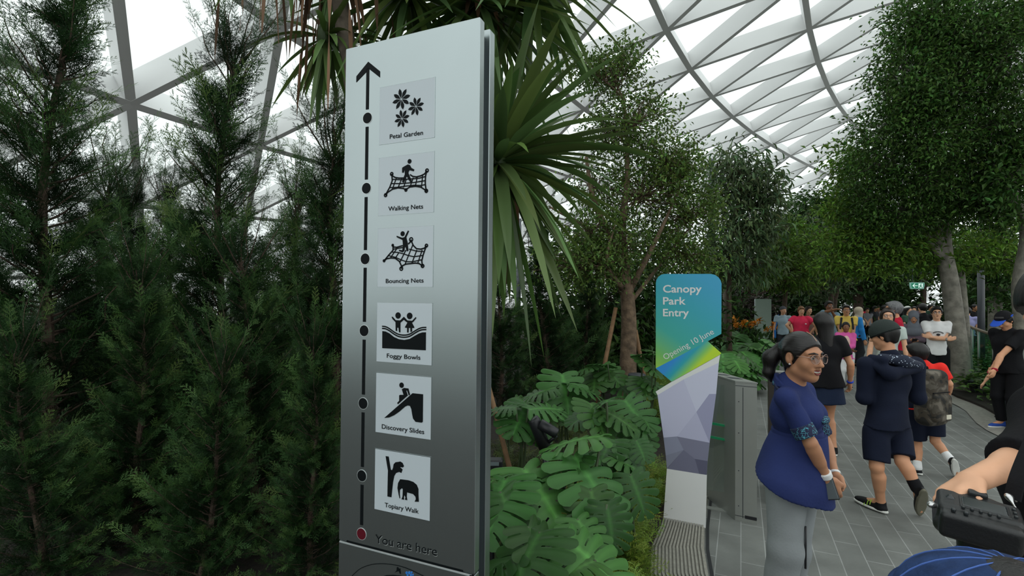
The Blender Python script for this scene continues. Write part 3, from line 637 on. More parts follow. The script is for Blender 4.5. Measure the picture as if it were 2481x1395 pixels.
for i in range(0, n, 8):
    q = MB(); q.tube([rs[i] * [1, 1, 0] + [0, 0, .0], rs[i] + [0, 0, -.01]], .02, 8); q.build('post', M_stain, t, True)
q = MB(); q.tube(rs * [1, 1, 0] + [0, 0, .07], .03, 8); q.build('base_channel', M_dark, t, True)
bn = P(2319, 880, 9.9); t = thing('litter_bin', 'dark blue grey cylindrical bin behind the young man in the white shirt', 'bin', (bn[0], bn[1], .0))
zt = P(2319, 828, 9.9)[2]
q = MB(); q.lathe([(.15, 0), (.16, .02), (.16, zt - .03)], 24, (bn[0], bn[1], 0)); q.build('drum', mat('bin_blue_grey', (.03, .04, .06), .45), t, True)
q = MB(); q.lathe([(.165, zt - .04), (.17, zt - .01), (.15, zt), (.001, zt)], 24, (bn[0], bn[1], 0)); q.build('lid', M_dark, t, True)
fb = P(2362, 915, 9.4); fb[2] = .22; q = MB(); q.box(fb, (.3, .2, .08), .3); q.box(fb - [0, 0, .12], (.06, .06, .2), .3)
tag(q.build('flood_light', M_dark, None, origin=(fb[0], fb[1], 0.05)), 'flat dark garden flood light in the leafy bed left of the lamp post', 'garden light')
# ------------------------------------------------------------------ planting
M_jun = mat('juniper_green', (.036, .088, .03), .6, spec=.15, tint=True, trans=.15)
M_bark = mat('brown_bark', (.07, .047, .032), .9, var=.45, vs=12, bump=.7, bs=30)
M_barkg = mat('grey_bark', (.235, .22, .185), .85, var=.35, vs=9, bump=.5, bs=25)
M_leaf = mat('dark_leaf_green', (.055, .13, .026), .45, spec=.3, tint=True, trans=.22)
M_leafy = mat('fresh_leaf_green', (.15, .28, .04), .45, spec=.25, tint=True, trans=.25)
M_leafw = mat('dusty_leaf_green', (.12, .19, .08), .42, spec=.35, tint=True, trans=.2)
M_mon = mat('monstera_green', (.036, .108, .024), .42, spec=.28, tint=True, trans=.15)
M_strap = mat('strap_leaf_green', (.1, .175, .055), .4, spec=.35, tint=True, trans=.2)
M_dead = mat('dry_brown_leaf', (.16, .085, .045), .8, tint=True)
def tints(n, lo=.55, hi=1.45, hue=.12):
    b = rng.uniform(lo, hi, (n, 1)); return b * (1 + rng.normal(0, hue, (n, 3)) * [1, .5, .6])

def spray_template():
    """a flat pinnate juniper spray, one unit long, made of thin scale-leaf twigs"""
    V = []; Q = []
    def strip(a, b, w0, w1):
        a, b = A_(a), A_(b); d = b - a; nn = nrm([-d[1], d[0], 0]); k = len(V)
        V.extend([a - nn * w0, a + nn * w0, b + nn * w1, b - nn * w1]); Q.append((k, k + 1, k + 2, k + 3))
    strip((0, 0, 0), (.0, .55, .03), .011, .010); strip((0, .55, .03), (.02, 1, -.02), .010, .004)
    for i in range(7):
        t = .14 + i * .12; sgn = 1 if i % 2 else -1
        L = .42 * (1 - t * .62); a = np.array([0, t, .02]); d = np.array([sgn * .62, .78, .12 * (i % 3 - 1)]); b = a + d * L
        strip(a, b, .010, .004)
        for u in (.3, .55, .8):
            c = a + d * L * u
            for s2 in (1, -1):
                e = np.array([d[0] * .7 + s2 * .55 * d[1], d[1] * .8 - s2 * .55 * d[0], .1 * s2]); strip(c, c + e * L * .42 * (1.1 - u * .5), .009, .004)
    return np.array(V), [np.array(Q)]
SPRAY = spray_template()
def juniper_mesh(name_seed, H, Rm, nb, top_thin=1.0):
    """returns (trunk MB, foliage MB) around the origin: many upswept branches carrying sprays"""
    r = np.random.default_rng(name_seed); tr = MB(); fo = MB()
    lean = r.normal(0, .03, 2)
    ax = lambda z: np.array([lean[0] * z + .05 * math.sin(z * 1.7), lean[1] * z + .05 * math.cos(z * 1.3), z])
    zs = np.linspace(0, H * .97, 14); tr.tube([ax(z) for z in zs], .05 * (1 - zs / H) + .006, 7)
    C = []; D = []; S = []; T = []
    for k in range(nb):
        f = (k + r.uniform()) / nb; z = .04 + H * .95 * f ** 1.12; az = r.uniform(0, 2 * math.pi)
        prof = Rm * ((1 - f) ** 1.05) * (1.15 if f < .3 else 1.) + .11
        L = prof * r.uniform(.6, 1.25); el = r.uniform(.1, .7) + .5 * f
        if f > .93: el = r.uniform(1., 1.4); L = r.uniform(.25, .5)
        d0 = np.array([math.cos(az) * math.cos(el), math.sin(az) * math.cos(el), math.sin(el)])
        L = L / max(math.cos(el), .45)
        side = nrm(np.cross(d0, [0, 0, 1])); p0 = ax(z * .96); n = 7
        pts = [p0 + d0 * L * t + np.array([0, 0, -.22 * L * t * (1 - t)]) + side * r.normal(0, .02) for t in np.linspace(0, 1, n)]
        tr.tube(pts, np.linspace(.010, .003, n), 4, cap=False)
        m = int((11 + L * 15) * (1 if f < .6 else .62))
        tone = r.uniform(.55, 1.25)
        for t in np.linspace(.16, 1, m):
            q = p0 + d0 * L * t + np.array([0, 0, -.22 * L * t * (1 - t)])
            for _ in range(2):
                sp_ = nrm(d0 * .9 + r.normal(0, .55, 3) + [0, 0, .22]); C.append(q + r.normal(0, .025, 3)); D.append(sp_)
                S.append(r.uniform(.13, .27) * (1.05 - .3 * t)); T.append(tone * (.3 + 1.15 * t ** 2.5) * r.uniform(.7, 1.35))  # tint bakes in shade near the trunk and lit tips further out
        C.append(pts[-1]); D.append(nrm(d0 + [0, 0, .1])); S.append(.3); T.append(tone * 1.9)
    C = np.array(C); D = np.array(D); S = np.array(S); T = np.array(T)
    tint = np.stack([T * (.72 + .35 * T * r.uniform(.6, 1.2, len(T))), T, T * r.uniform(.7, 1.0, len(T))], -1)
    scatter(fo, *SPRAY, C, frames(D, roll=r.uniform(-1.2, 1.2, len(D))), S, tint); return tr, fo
def juniper(label, x, y, seed, H, Rm, nb):
    t = thing('juniper', label, 'conifer', (0, 0, 0), 'junipers screening the dome'); a, b = juniper_mesh(seed, H, Rm, nb)
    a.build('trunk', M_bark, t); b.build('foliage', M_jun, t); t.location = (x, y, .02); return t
def gx(px, Y): return P(px, 700, Y)[0]
j1 = juniper('tallest juniper at the left edge, its top above the picture', gx(95, 3.9), 3.9, 11, 4.9, .78, 190)
j2 = juniper('pointed juniper standing in the middle of the hedge left of the totem', gx(530, 4.6), 4.6, 12, 4.3, .76, 170)
j3 = juniper('juniper directly left of the totem, lower than the middle one', gx(800, 5.2), 5.2, 13, 3.5, .78, 150)
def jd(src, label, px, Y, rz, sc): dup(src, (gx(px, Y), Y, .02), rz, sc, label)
jd(j2, 'shorter juniper filling the gap between the tallest and the pointed one', 335, 5.0, 2.1, .66)
jd(j3, 'juniper behind the tallest juniper, second row of the hedge', 190, 5.6, 1.2, .9)
jd(j3, 'low bushy juniper in front of the hedge near the totem', 640, 3.7, 4.0, .60)
jd(j2, 'low juniper at the front of the hedge between the left edge and the pointed one', 350, 3.5, 3.3, .46)
jd(j1, 'juniper cut off by the left picture edge', -90, 5.2, .7, .85)
jd(j3, 'juniper in the back row seen between the pointed one and the totem', 680, 6.6, 2.6, .92)
jd(j2, 'juniper in the back row right behind the shorter gap-filling one', 420, 6.4, 1.6, .74)
jd(j3, 'lowest juniper in the bottom left corner', 120, 3.0, 5.5, .42)
jd(j3, 'low front juniper below the pointed one at the bottom edge', 500, 3.0, .9, .40)
jd(j2, 'low front juniper at the bottom edge touching the totem', 770, 3.1, 2.9, .36)
jd(j2, 'juniper just right of the totem below the strappy leaves', 1215, 7.4, .4, .64)
jd(j3, 'bushy juniper left of the fine-leaved tree trunk', 1330, 7.9, 5.1, .78)
jd(j2, 'dark juniper close behind the fine-leaved tree', 1420, 8.8, 3.9, .62)
jd(j3, 'juniper hidden mostly behind the right edge of the totem', 1120, 8.6, 2.2, .75)
jd(j1, 'juniper behind the totem, seen only past its edges', 960, 6.2, 4.4, .6)

# ---- broad-leaved trees: trunk polyline(s), crown blobs given where they stand
def blob(px, py, rx, ry, Y, rd=None, n=60):
    c = P(px, py, Y); return (c, np.array([rx / F * Y, (rd if rd else (rx + ry) / 2 / F * Y), ry / F * Y]), n)
def tree(name, label, trunks, blobs, mleaf, mbark, L, W, per=14, cat='tree', droop=.3, lo=.5, hi=1.5, tmpl=LEAF, group=None, twig=.006, spread=.16, flat=1.0, top=True, seed=1):
    global rng
    keep = rng; rng = np.random.default_rng(seed)
    base = A_(trunks[0][0][0]); t = thing(name, label, cat, (base[0], base[1], .03), group); wood = MB(); fo = MB(); nodes = []
    for pts, r0, r1 in trunks:
        sp_ = spline(pts, 5); rr = np.linspace(r0, r1, len(sp_)); wood.tube(sp_, rr, 9)
        nodes += [(p, r) for p, r in zip(sp_, rr)]
    NP = np.array([p for p, _ in nodes]); NR = np.array([r for _, r in nodes])
    C = []; D = []; TT = []
    for c, rad, n in blobs:
        ok = NP[:, 2] < c[2] + .3
        dd = np.linalg.norm(NP - c, axis=1) + np.where(ok, 0, 5); k = int(np.argmin(dd)); a = NP[k]
        mid = (a + c) / 2 + rng.normal(0, .08, 3) * np.linalg.norm(c - a) + [0, 0, -.05]
        br = spline([a, mid, c], 5); r0 = min(NR[k] * .7, .012 + .022 * np.linalg.norm(c - a)); wood.tube(br, np.linspace(r0, twig * 2, len(br)), 6, cap=False)
        v = rdir(n) * (rng.uniform(.15, 1, (n, 1)) ** .45); pts = c + v * rad
        for p in pts:
            s_ = br[rng.integers(len(br) // 2, len(br))]; m = (s_ + p) / 2 + rng.normal(0, .05, 3); wood.tube([s_, m, p], [twig * 1.6, twig, twig * .5], 4, cap=False)
        dirs = pts - c + rad * [0, 0, .2]; dirs /= np.maximum(np.linalg.norm(dirs, axis=1, keepdims=True), 1e-6)
        tone = rng.uniform(.7, 1.25, n)
        for p, d, tn in zip(pts, dirs, tone):
            q = rng.normal(0, spread, (per, 3)) * [1, 1, flat]; C.append(p + q); e = d * .6 + rng.normal(0, .6, (per, 3)) + [0, 0, -droop]; D.append(e); TT.append(np.full(per, tn))
    C = np.concatenate(C); D = np.concatenate(D); n = len(C); tn = np.concatenate(TT)[:, None]
    sc = rng.uniform(.65, 1.25, n); S = np.stack([sc * W, sc * L, sc * L], -1)
    scatter(fo, *tmpl, C, frames(D, roll=rng.normal(0, .6, n)), S, tints(n, lo, hi) * tn)
    wood.build('trunk', mbark, t, True); fo.build('foliage', mleaf, t); rng = keep; return t
def pl(*q): return [P(*p) for p in q]
def grd(px, Y): p = P(px, 900, Y); p[2] = .0; return p
T1 = 7.4
tree('tree', 'fine-leaved twisted tree with many bare twigs behind the entry sign',
     [([grd(1528, T1)] + pl((1522, 900, T1), (1524, 780, T1), (1518, 690, T1)), .14, .1), (pl((1518, 700, T1), (1492, 600, T1), (1440, 490, T1), (1420, 380, T1)), .075, .025), (pl((1520, 700, T1), (1508, 560, T1 + .1), (1520, 420, T1), (1512, 240, T1)), .08, .02),
      (pl((1515, 720, T1), (1440, 570, T1 + .3), (1330, 500, T1 + .5)), .06, .015), (pl((1528, 700, T1), (1590, 580, T1 - .2), (1650, 450, T1)), .05, .012), (pl((1530, 730, T1), (1600, 640, T1 + .2), (1680, 540, T1 + .4)), .035, .01),
      (pl((1510, 700, T1), (1470, 640, T1 - .3), (1490, 540, T1 - .2)), .05, .012)],
     [blob(1480, 175, 85, 50, T1, n=46), blob(1420, 165, 60, 45, T1, n=22), blob(1515, 140, 45, 30, T1, n=20), blob(1540, 300, 100, 70, T1, n=70), blob(1610, 385, 90, 60, T1, n=60), blob(1470, 330, 80, 60, T1, n=30), blob(1560, 470, 120, 80, T1, n=85),
      blob(1650, 520, 95, 80, T1 + .3, n=80), blob(1450, 450, 90, 80, T1 + .3, n=45), blob(1390, 640, 120, 55, T1, n=70), blob(1500, 590, 110, 60, T1, n=65), blob(1660, 620, 90, 50, T1 + .2, n=60), blob(1640, 420, 60, 45, T1, n=30), blob(1460, 640, 70, 50, T1 - .3, n=30), blob(1420, 560, 80, 50, T1, n=30)],
     mat('olive_leaf_green', (.1, .17, .035), .45, spec=.3, tint=True, trans=.25), mat('tan_bark', (.14, .095, .06), .9, var=.45, vs=12, bump=.7, bs=30), .068, .032, 30, twig=.0055, spread=.12, lo=.4, hi=1.6, seed=21)
T2 = 9.6
tree('tree', 'large dense dark-leaved tree filling the upper right, thick grey trunk behind the white shirt',
     [([grd(2328, T2)] + pl((2326, 880, T2), (2314, 780, T2), (2303, 690, T2), (2290, 620, T2)), .17, .13), (pl((2295, 640, T2), (2235, 560, T2), (2190, 480, T2), (2160, 380, T2)), .08, .03), (pl((2292, 630, T2), (2250, 500, T2), (2228, 400, T2), (2240, 250, T2)), .09, .03),
      (pl((2296, 640, T2), (2290, 480, T2), (2330, 300, T2), (2340, 120, T2)), .1, .03)],
     [blob(2350, 70, 130, 90, 7.8, n=150), blob(2235, 60, 85, 80, 8, n=110), blob(2210, 170, 85, 75, 8, n=100), blob(2300, 215, 110, 70, 8, n=130), blob(2200, 250, 60, 40, 8, n=40), blob(2440, 130, 80, 120, 7.6, n=120), blob(2420, 290, 90, 90, 8, n=120), blob(2150, 300, 70, 60, 8.4, n=60), blob(2250, 330, 95, 60, 8.2, n=100),
      blob(2130, 400, 75, 55, 8.8, n=70), blob(2250, 430, 90, 50, 8.6, n=80), blob(2350, 400, 110, 70, 8.6, n=120), blob(2100, 480, 60, 40, 9.2, n=40), blob(2180, 520, 90, 45, 9.2, n=70), blob(2350, 490, 80, 50, 9, n=80), blob(2430, 500, 60, 50, 8.8, n=60), blob(2270, 490, 70, 45, 9.2, n=60), blob(2450, 390, 60, 50, 8.3, n=60)],
     mat('ficus_leaf_green', (.065, .14, .028), .42, spec=.3, tint=True, trans=.25), M_barkg, .078, .036, 34, twig=.006, spread=.14, lo=.4, hi=1.7, seed=22)
tree('tree', 'yellow-green tree with spreading lower branches in front of the slim trunk on the right',
     [([grd(2346, 10.6)] + pl((2343, 870, 10.6), (2336, 760, 10.6), (2328, 660, 10.6)), .1, .07), (pl((2330, 680, 10.6), (2250, 640, 10.2), (2130, 610, 9.8)), .04, .015), (pl((2328, 670, 10.6), (2380, 560, 10.6)), .04, .015)],
     [blob(2060, 380, 55, 40, 9.6, n=34), blob(2090, 440, 70, 45, 9.6, n=50), blob(2050, 510, 65, 35, 9.8, n=44), blob(2130, 540, 80, 35, 9.8, n=60), blob(2440, 630, 60, 35, 10.4, n=50), blob(2070, 575, 70, 30, 9.8, n=60), blob(2150, 600, 85, 35, 9.8, n=85), blob(2240, 620, 90, 35, 10, n=85), blob(2110, 645, 80, 22, 9.8, n=60), blob(2210, 560, 90, 40, 10, n=70), blob(2330, 600, 90, 45, 10.4, n=80), blob(2420, 560, 60, 50, 10.4, n=55), blob(2040, 640, 55, 25, 10, n=40), blob(2290, 645, 40, 18, 10.3, n=24)],
     M_leafy, M_barkg, .11, .045, 20, twig=.005, spread=.16, lo=.4, hi=1.3, flat=.5, seed=23)
tree('tree', 'smooth pale trunked tree cut by the right picture edge',
     [([grd(2492, 8.6)] + pl((2482, 800, 8.6), (2474, 690, 8.6), (2492, 580, 8.6), (2484, 480, 8.6)), .14, .11), (pl((2490, 540, 8.6), (2440, 450, 8.4), (2400, 400, 8.2)), .11, .05)],
     [blob(2450, 430, 60, 60, 8, n=60), blob(2490, 340, 60, 80, 8, n=60)], M_leaf, M_barkg, .105, .05, 22, seed=24)
tree('tree', 'glossy umbrella-leaved tree beside the tall mast left of centre right',
     [([grd(1768, 12)] + pl((1766, 700, 12), (1775, 560, 12), (1795, 470, 12)), .07, .04)],
     [blob(1770, 400, 60, 40, 12, n=42), blob(1830, 430, 60, 45, 12, n=55), blob(1760, 470, 60, 45, 12, n=42), blob(1830, 500, 60, 40, 12, n=46), blob(1790, 560, 70, 45, 12, n=55), blob(1750, 620, 50, 60, 12, n=46), blob(1850, 560, 50, 40, 12, n=30), blob(1815, 640, 70, 40, 12, n=46), blob(1860, 470, 35, 35, 12, n=26)],
     M_leafw, M_bark, .2, .05, 12, droop=.75, spread=.17, lo=.45, hi=1.3, tmpl=LEAF2, seed=25)
tree('tree', 'layered light green tree above the blank grey totem',
     [([grd(1900, 15)] + pl((1900, 760, 15), (1905, 660, 15), (1900, 570, 15)), .08, .05)],
     [blob(1870, 600, 80, 30, 14, n=55), blob(1940, 585, 80, 35, 14.5, n=55), blob(1850, 660, 70, 24, 14, n=42), blob(1920, 650, 80, 28, 14.5, n=52), blob(1900, 690, 75, 10, 15, n=42), blob(1800, 670, 50, 20, 14, n=30), blob(1890, 540, 60, 30, 15, n=36)],
     M_leafy, M_bark, .15, .06, 16, spread=.2, flat=.4, lo=.25, hi=.95, seed=26)
tree('tree', 'multi-stemmed dark tree in the middle distance behind the pointing man',
     [([grd(2014, 17.5)] + pl((2014, 740, 17.5), (2008, 660, 17.5), (1990, 600, 17.5)), .1, .06), ([grd(2020, 17.6)] + pl((2022, 740, 17.6), (2036, 670, 17.6), (2040, 610, 17.6)), .08, .05)],
     [blob(1990, 570, 80, 40, 17, n=60), blob(2050, 600, 70, 40, 17, n=60), blob(1960, 640, 70, 32, 17, n=52), blob(2020, 660, 70, 24, 17, n=52), blob(1980, 690, 60, 16, 17, n=30)], M_leafw, M_bark, .2, .06, 15, droop=.6, spread=.26, lo=.3, hi=.95, seed=27)
tree('tree', 'dark stout tree behind the crowd right of the multi-stemmed tree',
     [([grd(2080, 20)] + pl((2079, 720, 20), (2082, 650, 20)), .2, .15)], [blob(2080, 620, 90, 50, 20, n=80), blob(2130, 670, 80, 32, 20, n=70), blob(2050, 690, 50, 14, 20, n=30), blob(2145, 692, 45, 16, 20, n=36)], M_leaf, M_bark, .24, .1, 15, spread=.35, lo=.25, hi=.9, seed=28)
tree('tree', 'dark round crowned tree far off under the dome edge',
     [([grd(1985, 25)] + pl((1985, 640, 25), (1990, 540, 25)), .12, .08), (pl((2002, 560, 25), (2022, 540, 25), (2028, 500, 25)), .07, .05)],
     [blob(1960, 510, 55, 30, 25, n=60), blob(2010, 500, 50, 28, 25, n=50), blob(1950, 560, 60, 32, 25, n=60), blob(2050, 540, 60, 45, 25, n=60), blob(2010, 590, 80, 35, 25, n=70)], M_leaf, M_bark, .28, .12, 15, spread=.4, lo=.3, hi=1.0, seed=29)
tree('tree', 'low forked tree behind the lamp post at the right',
     [([grd(2412, 16)] + pl((2412, 770, 16), (2410, 715, 16)), .2, .17), (pl((2410, 720, 16), (2380, 680, 16), (2370, 640, 16)), .1, .05), (pl((2410, 720, 16), (2440, 690, 16), (2450, 640, 16)), .1, .05)],
     [blob(2360, 650, 60, 30, 16, n=50), blob(2440, 650, 70, 40, 16, n=70), blob(2400, 610, 70, 40, 16, n=60), blob(2430, 700, 50, 16, 15.6, n=36)], M_leaf, M_barkg, .2, .08, 15, spread=.3, lo=.3, hi=1.0, seed=30)
# thick dark planting behind everything
def shrub(label, px, Y, w, h, n, m=None, seed=0, L=.22, W=.09, per=14, lo=.25, hi=.85):
    b = grd(px, Y); c = np.array([b[0], Y, h * .52])
    return tree('shrub', label, [([b, b + [0, 0, h * .3], b + [0.02, 0, h * .6]], .05, .02)],
                [(c + [0, 0, 0], np.array([w / 2, .8, h * .5]), n), (c + [w * .22, -.2, -h * .22], np.array([w / 3, .6, h * .28]), n // 2), (c + [-w * .22, -.2, -h * .22], np.array([w / 3, .6, h * .28]), n // 2)],
                m or M_leaf, M_bark, L, W, per, cat='shrub', spread=.26, lo=lo, hi=hi, seed=seed)
shrub('dark shrub mass behind the prop stakes left of the entry sign', 1440, 10.5, 3.2, 3.2, 150, seed=41)
shrub('dark shrub mass filling the gap right behind the entry sign', 1612, 11.5, 2.1, 3.2, 120, seed=42)
shrub('dark shrub mass behind the tall mast', 1712, 16.5, 1.9, 3.2, 110, seed=43)
shrub('reddish dark shrub left behind the blank grey totem', 1795, 21.5, 3.0, 2.2, 120, mat('bronze_leaf', (.05, .035, .02), .5, tint=True), seed=44)
shrub('dark shrub behind the woman with the grey hat', 1905, 23, 4.2, 4.0, 150, seed=45, L=.3, W=.12)
shrub('dark shrub behind the pointing man', 1945, 27, 3.0, 3.9, 150, seed=46, L=.35, W=.14)
shrub('broad dark shrub closing the path under the stout tree', 2135, 33, 3.0, 3.0, 130, seed=47, L=.4, W=.16)
shrub('dark hedge behind the low forked tree at the right edge', 2450, 19, 4.0, 3.0, 130, seed=48, L=.3, W=.12)
shrub('dark shrub far behind the slim trunk', 2345, 24, 2.4, 2.4, 80, seed=49, L=.3, W=.12)
shrub('tall dark shrub at the back behind the glossy umbrella-leaved tree', 1840, 26, 5.5, 5.6, 170, seed=50, L=.35, W=.14)
shrub('dark shrub behind the layered light green tree', 1930, 30, 6, 6.6, 170, seed=51, L=.4, W=.16)
shrub('dark shrub under the yellow-green tree at the back', 2150, 25, 2.2, 3.0, 140, seed=52, L=.35, W=.14)
tree('tree', 'dark tree at the back above the exit sign', [([grd(2235, 24)] + pl((2236, 740, 24), (2240, 640, 24)), .16, .1)],
     [blob(2180, 650, 80, 24, 23, n=70), blob(2270, 635, 80, 30, 24, n=70), blob(2340, 660, 60, 20, 24, n=50), blob(2220, 590, 110, 50, 25, n=90)], M_leaf, M_bark, .3, .12, 15, spread=.36, lo=.25, hi=.9, seed=53)

# ---- strap-leaved dragon trees behind the totem
def strap_head(mb, c, n, L, w, r, spread=1.0, up=.35):
    k = 9; ts = np.linspace(0, 1, k)
    for i in range(n):
        d = nrm(r.normal(size=3) * [1, 1, spread] + [0, 0, up]); l = L * r.uniform(.7, 1.15); g = r.uniform(.1, .8)
        side = nrm(np.cross(d, [0, 0, 1]) + r.normal(0, .15, 3)); nn = np.cross(side, d)
        mid = c + d * .05 + d * (l * ts)[:, None] + np.array([0, 0, -1]) * (g * l * .55 * ts ** 2.2)[:, None]
        wd_ = w * r.uniform(.8, 1.2) * np.minimum(1, .45 + 2.2 * ts) * (1 - ts ** 3.5) + .001
        V = np.concatenate([mid - side * wd_[:, None] / 2 + nn * (wd_ * .22)[:, None], mid, mid + side * wd_[:, None] / 2 + nn * (wd_ * .22)[:, None]])
        q = [(j, k + j, k + j + 1, j + 1) for j in range(k - 1)] + [(k + j, 2 * k + j, 2 * k + j + 1, k + j + 1) for j in range(k - 1)]
        b = r.uniform(.6, 1.5); mb.add(V, np.array(q), np.array([b * r.uniform(.85, 1.25), b, b * r.uniform(.7, 1.1)]))
def dragon(label, stems, heads, dead, seed):
    r = np.random.default_rng(seed); b = stems[0][0][0]; t = thing('dragon_tree', label, 'tree', (b[0], b[1], .03)); w = MB()
    for pts, r0, r1 in stems:
        s_ = spline(pts, 14); rr = np.linspace(r0, r1, len(s_)); rr = rr * (1 + .06 * (np.arange(len(s_)) % 2)); w.tube(s_, rr, 10)
    w.build('trunk', mat('ringed_trunk', (.13, .105, .08), .85, var=.3, vs=20, bump=.5, bs=50), t, True)
    for c, n, L, wd_, sp_, up_ in heads:
        m = MB(); strap_head(m, c, n, L, wd_, r, sp_, up_); m.lathe([(.001, -.1), (.045, -.07), (.062, 0), (.05, .06), (.001, .1)], 10, c, tint=(.5, .5, .5)); m.build('leaf_crown', M_strap, t, True)
    if dead:
        m = MB()
        for c, n, L in dead:
            k = 8; ts = np.linspace(0, 1, k)
            for i in range(n):
                a = r.uniform(0, 6.28); o = A_(c) + [math.cos(a) * .12, math.sin(a) * .12, r.uniform(-.1, .1)]; l = L * r.uniform(.6, 1.1); out = np.array([math.cos(a), math.sin(a), 0]) * r.uniform(.05, .3)
                mid = o + out * (l * np.sqrt(ts))[:, None] + np.array([0, 0, -1.]) * (l * ts ** 1.3)[:, None]; side = nrm(np.cross(out, [0, 0, 1])); side = nrm(side + r.normal(0, .4, 3))
                wv_ = .022 * r.uniform(.6, 1.2) * (1 - ts ** 4) + .002; tw = np.cos(ts * r.uniform(1, 4))[:, None]
                V = np.concatenate([mid - side * wv_[:, None] * tw, mid + side * wv_[:, None] * tw + out * (.03 * np.sin(ts * 4))[:, None]])
                m.add(V, np.array([(j, k + j, k + j + 1, j + 1) for j in range(k - 1)]), np.full(3, r.uniform(.5, 1.4)))
        m.build('dead_leaves', M_dead, t, True)
    return t
dragon('dragon tree whose ringed trunk rises behind the left edge of the totem, dry leaves hanging',
       [([grd(905, 2.9)] + pl((930, 1000, 2.95), (895, 500, 3), (846, 140, 3), (826, 20, 3), (812, -120, 3)), .055, .048), (pl((816, -70, 3), (760, -150, 2.9), (700, -190, 2.9)), .04, .035), (pl((818, -60, 3), (900, -110, 3.1), (990, -60, 3.2)), .04, .035)],
       [(P(812, -130, 3), 50, .62, .052, 1, .2), (P(790, 90, 3.05), 44, .42, .042, .9, -.25), (P(990, -20, 3.2), 90, .62, .056, 1, .1), (P(690, -200, 2.9), 30, .5, .04, 1, .1)],
       [(P(800, -60, 2.95), 14, .75), (P(690, -180, 2.9), 12, .75), (P(590, -170, 2.9), 5, .8), (P(860, -60, 3), 10, .6)], 61)
dragon('dragon tree with big arching strap leaves right of the totem top',
       [([grd(1120, 3.15)] + pl((1110, 1000, 3.15), (1120, 640, 3.15), (1140, 400, 3.2), (1150, 60, 3.25)), .06, .05), (pl((1115, 620, 3.15), (1160, 495, 3.1), (1205, 430, 3.05)), .05, .04)],
       [(P(1205, 395, 3.0), 150, .9, .072, 1, .1), (P(1160, 10, 3.25), 130, .78, .066, 1, .1), (P(1290, -50, 3.2), 80, .72, .062, 1, .0)],
       [(P(1200, 430, 3), 10, .55), (P(1160, 40, 3.25), 14, .5)], 62)

# ---- monstera
def monstera_leaf():
    """unit leaf: length 1 along y from the stalk; lobed margin with slits between side veins"""
    nl, nc, nt_ = 7, 7, 7; V = []; Q = []; T = []
    for sgn in (1, -1):
        ns = nl * nc + 1; base = len(V)
        for i in range(ns):
            s_ = i / (ns - 1); y0 = s_ * .95
            lob = (i % nc) / nc
            env = .58 * (math.sin(math.pi * min(1, (s_ * .86 + .15))) ** .7)
            reach = env * (1 - .30 * (abs(lob - .45) * 2) ** 2.2)
            for k in range(nt_ + 1):
                t_ = k / nt_
                ang = 1.0 - 2.0 * s_
                yy = y0 - math.sin(ang * .9) * reach * t_ * .75 + .10 * t_ * t_ * s_
                V.append([sgn * reach * t_ * 1.05, yy, -.18 * t_ * t_ * reach + .05 * t_ * (1 - t_) + .02 * math.sin(lob * 6.28) * t_ - .12 * s_ * s_])
                T.append(1.0 + (.9 if k == 0 else 0) + (.18 if abs(lob - .5) < .1 else 0))
        for i in range(ns - 1):
            slit = (i % nc == nc - 1)
            for k in range(nt_):
                if (slit and k >= (2 if i > nc else 4)) or ((i % nc == 0) and i > 0 and k >= 4): continue
                a = base + i * (nt_ + 1) + k; q = (a, a + 1, a + nt_ + 2, a + nt_ + 1); Q.append(q if sgn > 0 else q[::-1])
    return np.array(V), np.array(Q), np.array(T)
MLV, MLQ, MLT = monstera_leaf()
def monstera(label, base, leaves, seed, group='monstera plants in the near bed'):
    """leaves: (tip centre 3D, length, heading angle, tilt, tone)"""
    r = np.random.default_rng(seed); base = A_(base); t = thing('monstera', label, 'plant', (base[0], base[1], .03), group); st = MB()
    for c, L, hd, tilt, tone in leaves:
        m = MB(); d = np.array([math.cos(hd) * math.cos(tilt), math.sin(hd) * math.cos(tilt), math.sin(tilt)]); x = nrm(np.cross(d, [0, 0, 1.])); z = np.cross(x, d)
        ro = r.normal(0, .2); x, z = x * math.cos(ro) + z * math.sin(ro), z * math.cos(ro) - x * math.sin(ro)
        a = A_(c) - d * L * .45
        V = MLV * L; V = V.copy(); V[:, 2] += -.10 * L * (V[:, 1] / L) ** 2
        tt = np.outer(MLT, np.array([tone * r.uniform(.9, 1.15), tone, tone * .95]))
        m.add(a + V[:, :1] * x + V[:, 1:2] * d + V[:, 2:] * z, MLQ, tt); m.build('leaf', M_mon, t, True)
        g = base + [r.normal(0, .04), r.normal(0, .04), .02]; g[2] = .02
        st.tube(spline([g, (g + a) / 2 + [0, 0, .06] - d * .05, a], 5), [.009] * 11, 6)
    st.build('stems', mat('green_stem', (.05, .08, .03), .5), t, True); return t
def mleaf(px, py, Y, Lpx, imgang, tilt=-.25, tone=1.):
    """imgang: direction of the leaf tip seen from above, 0 = right, 90 = away, -90 = towards the viewer"""
    return (P(px, py, Y), Lpx / F * Y * 1.15, math.radians(imgang), tilt, tone)
monstera('large bright monstera in the near bed, biggest leaf spread below the spotlight', grd(1330, 2.75),
         [mleaf(1320, 1195, 2.65, 170, -50, -.45, 1.5), mleaf(1440, 1165, 2.75, 165, -55, -.5, 1.35), mleaf(1250, 1140, 2.75, 90, 140, .2, 1.1), mleaf(1390, 1060, 3.0, 130, 170, -.1, 1.7), mleaf(1445, 1240, 2.6, 110, -80, -.7, .9), mleaf(1370, 1120, 2.9, 90, -150, -.2, .9)], 71)
monstera('monstera low at the right edge of the totem', grd(1195, 2.5), [mleaf(1200, 1215, 2.5, 150, -110, -.4, 1.2), mleaf(1235, 1240, 2.45, 110, -60, -.6, .8), mleaf(1195, 1150, 2.7, 80, 200, 0, .9)], 72)
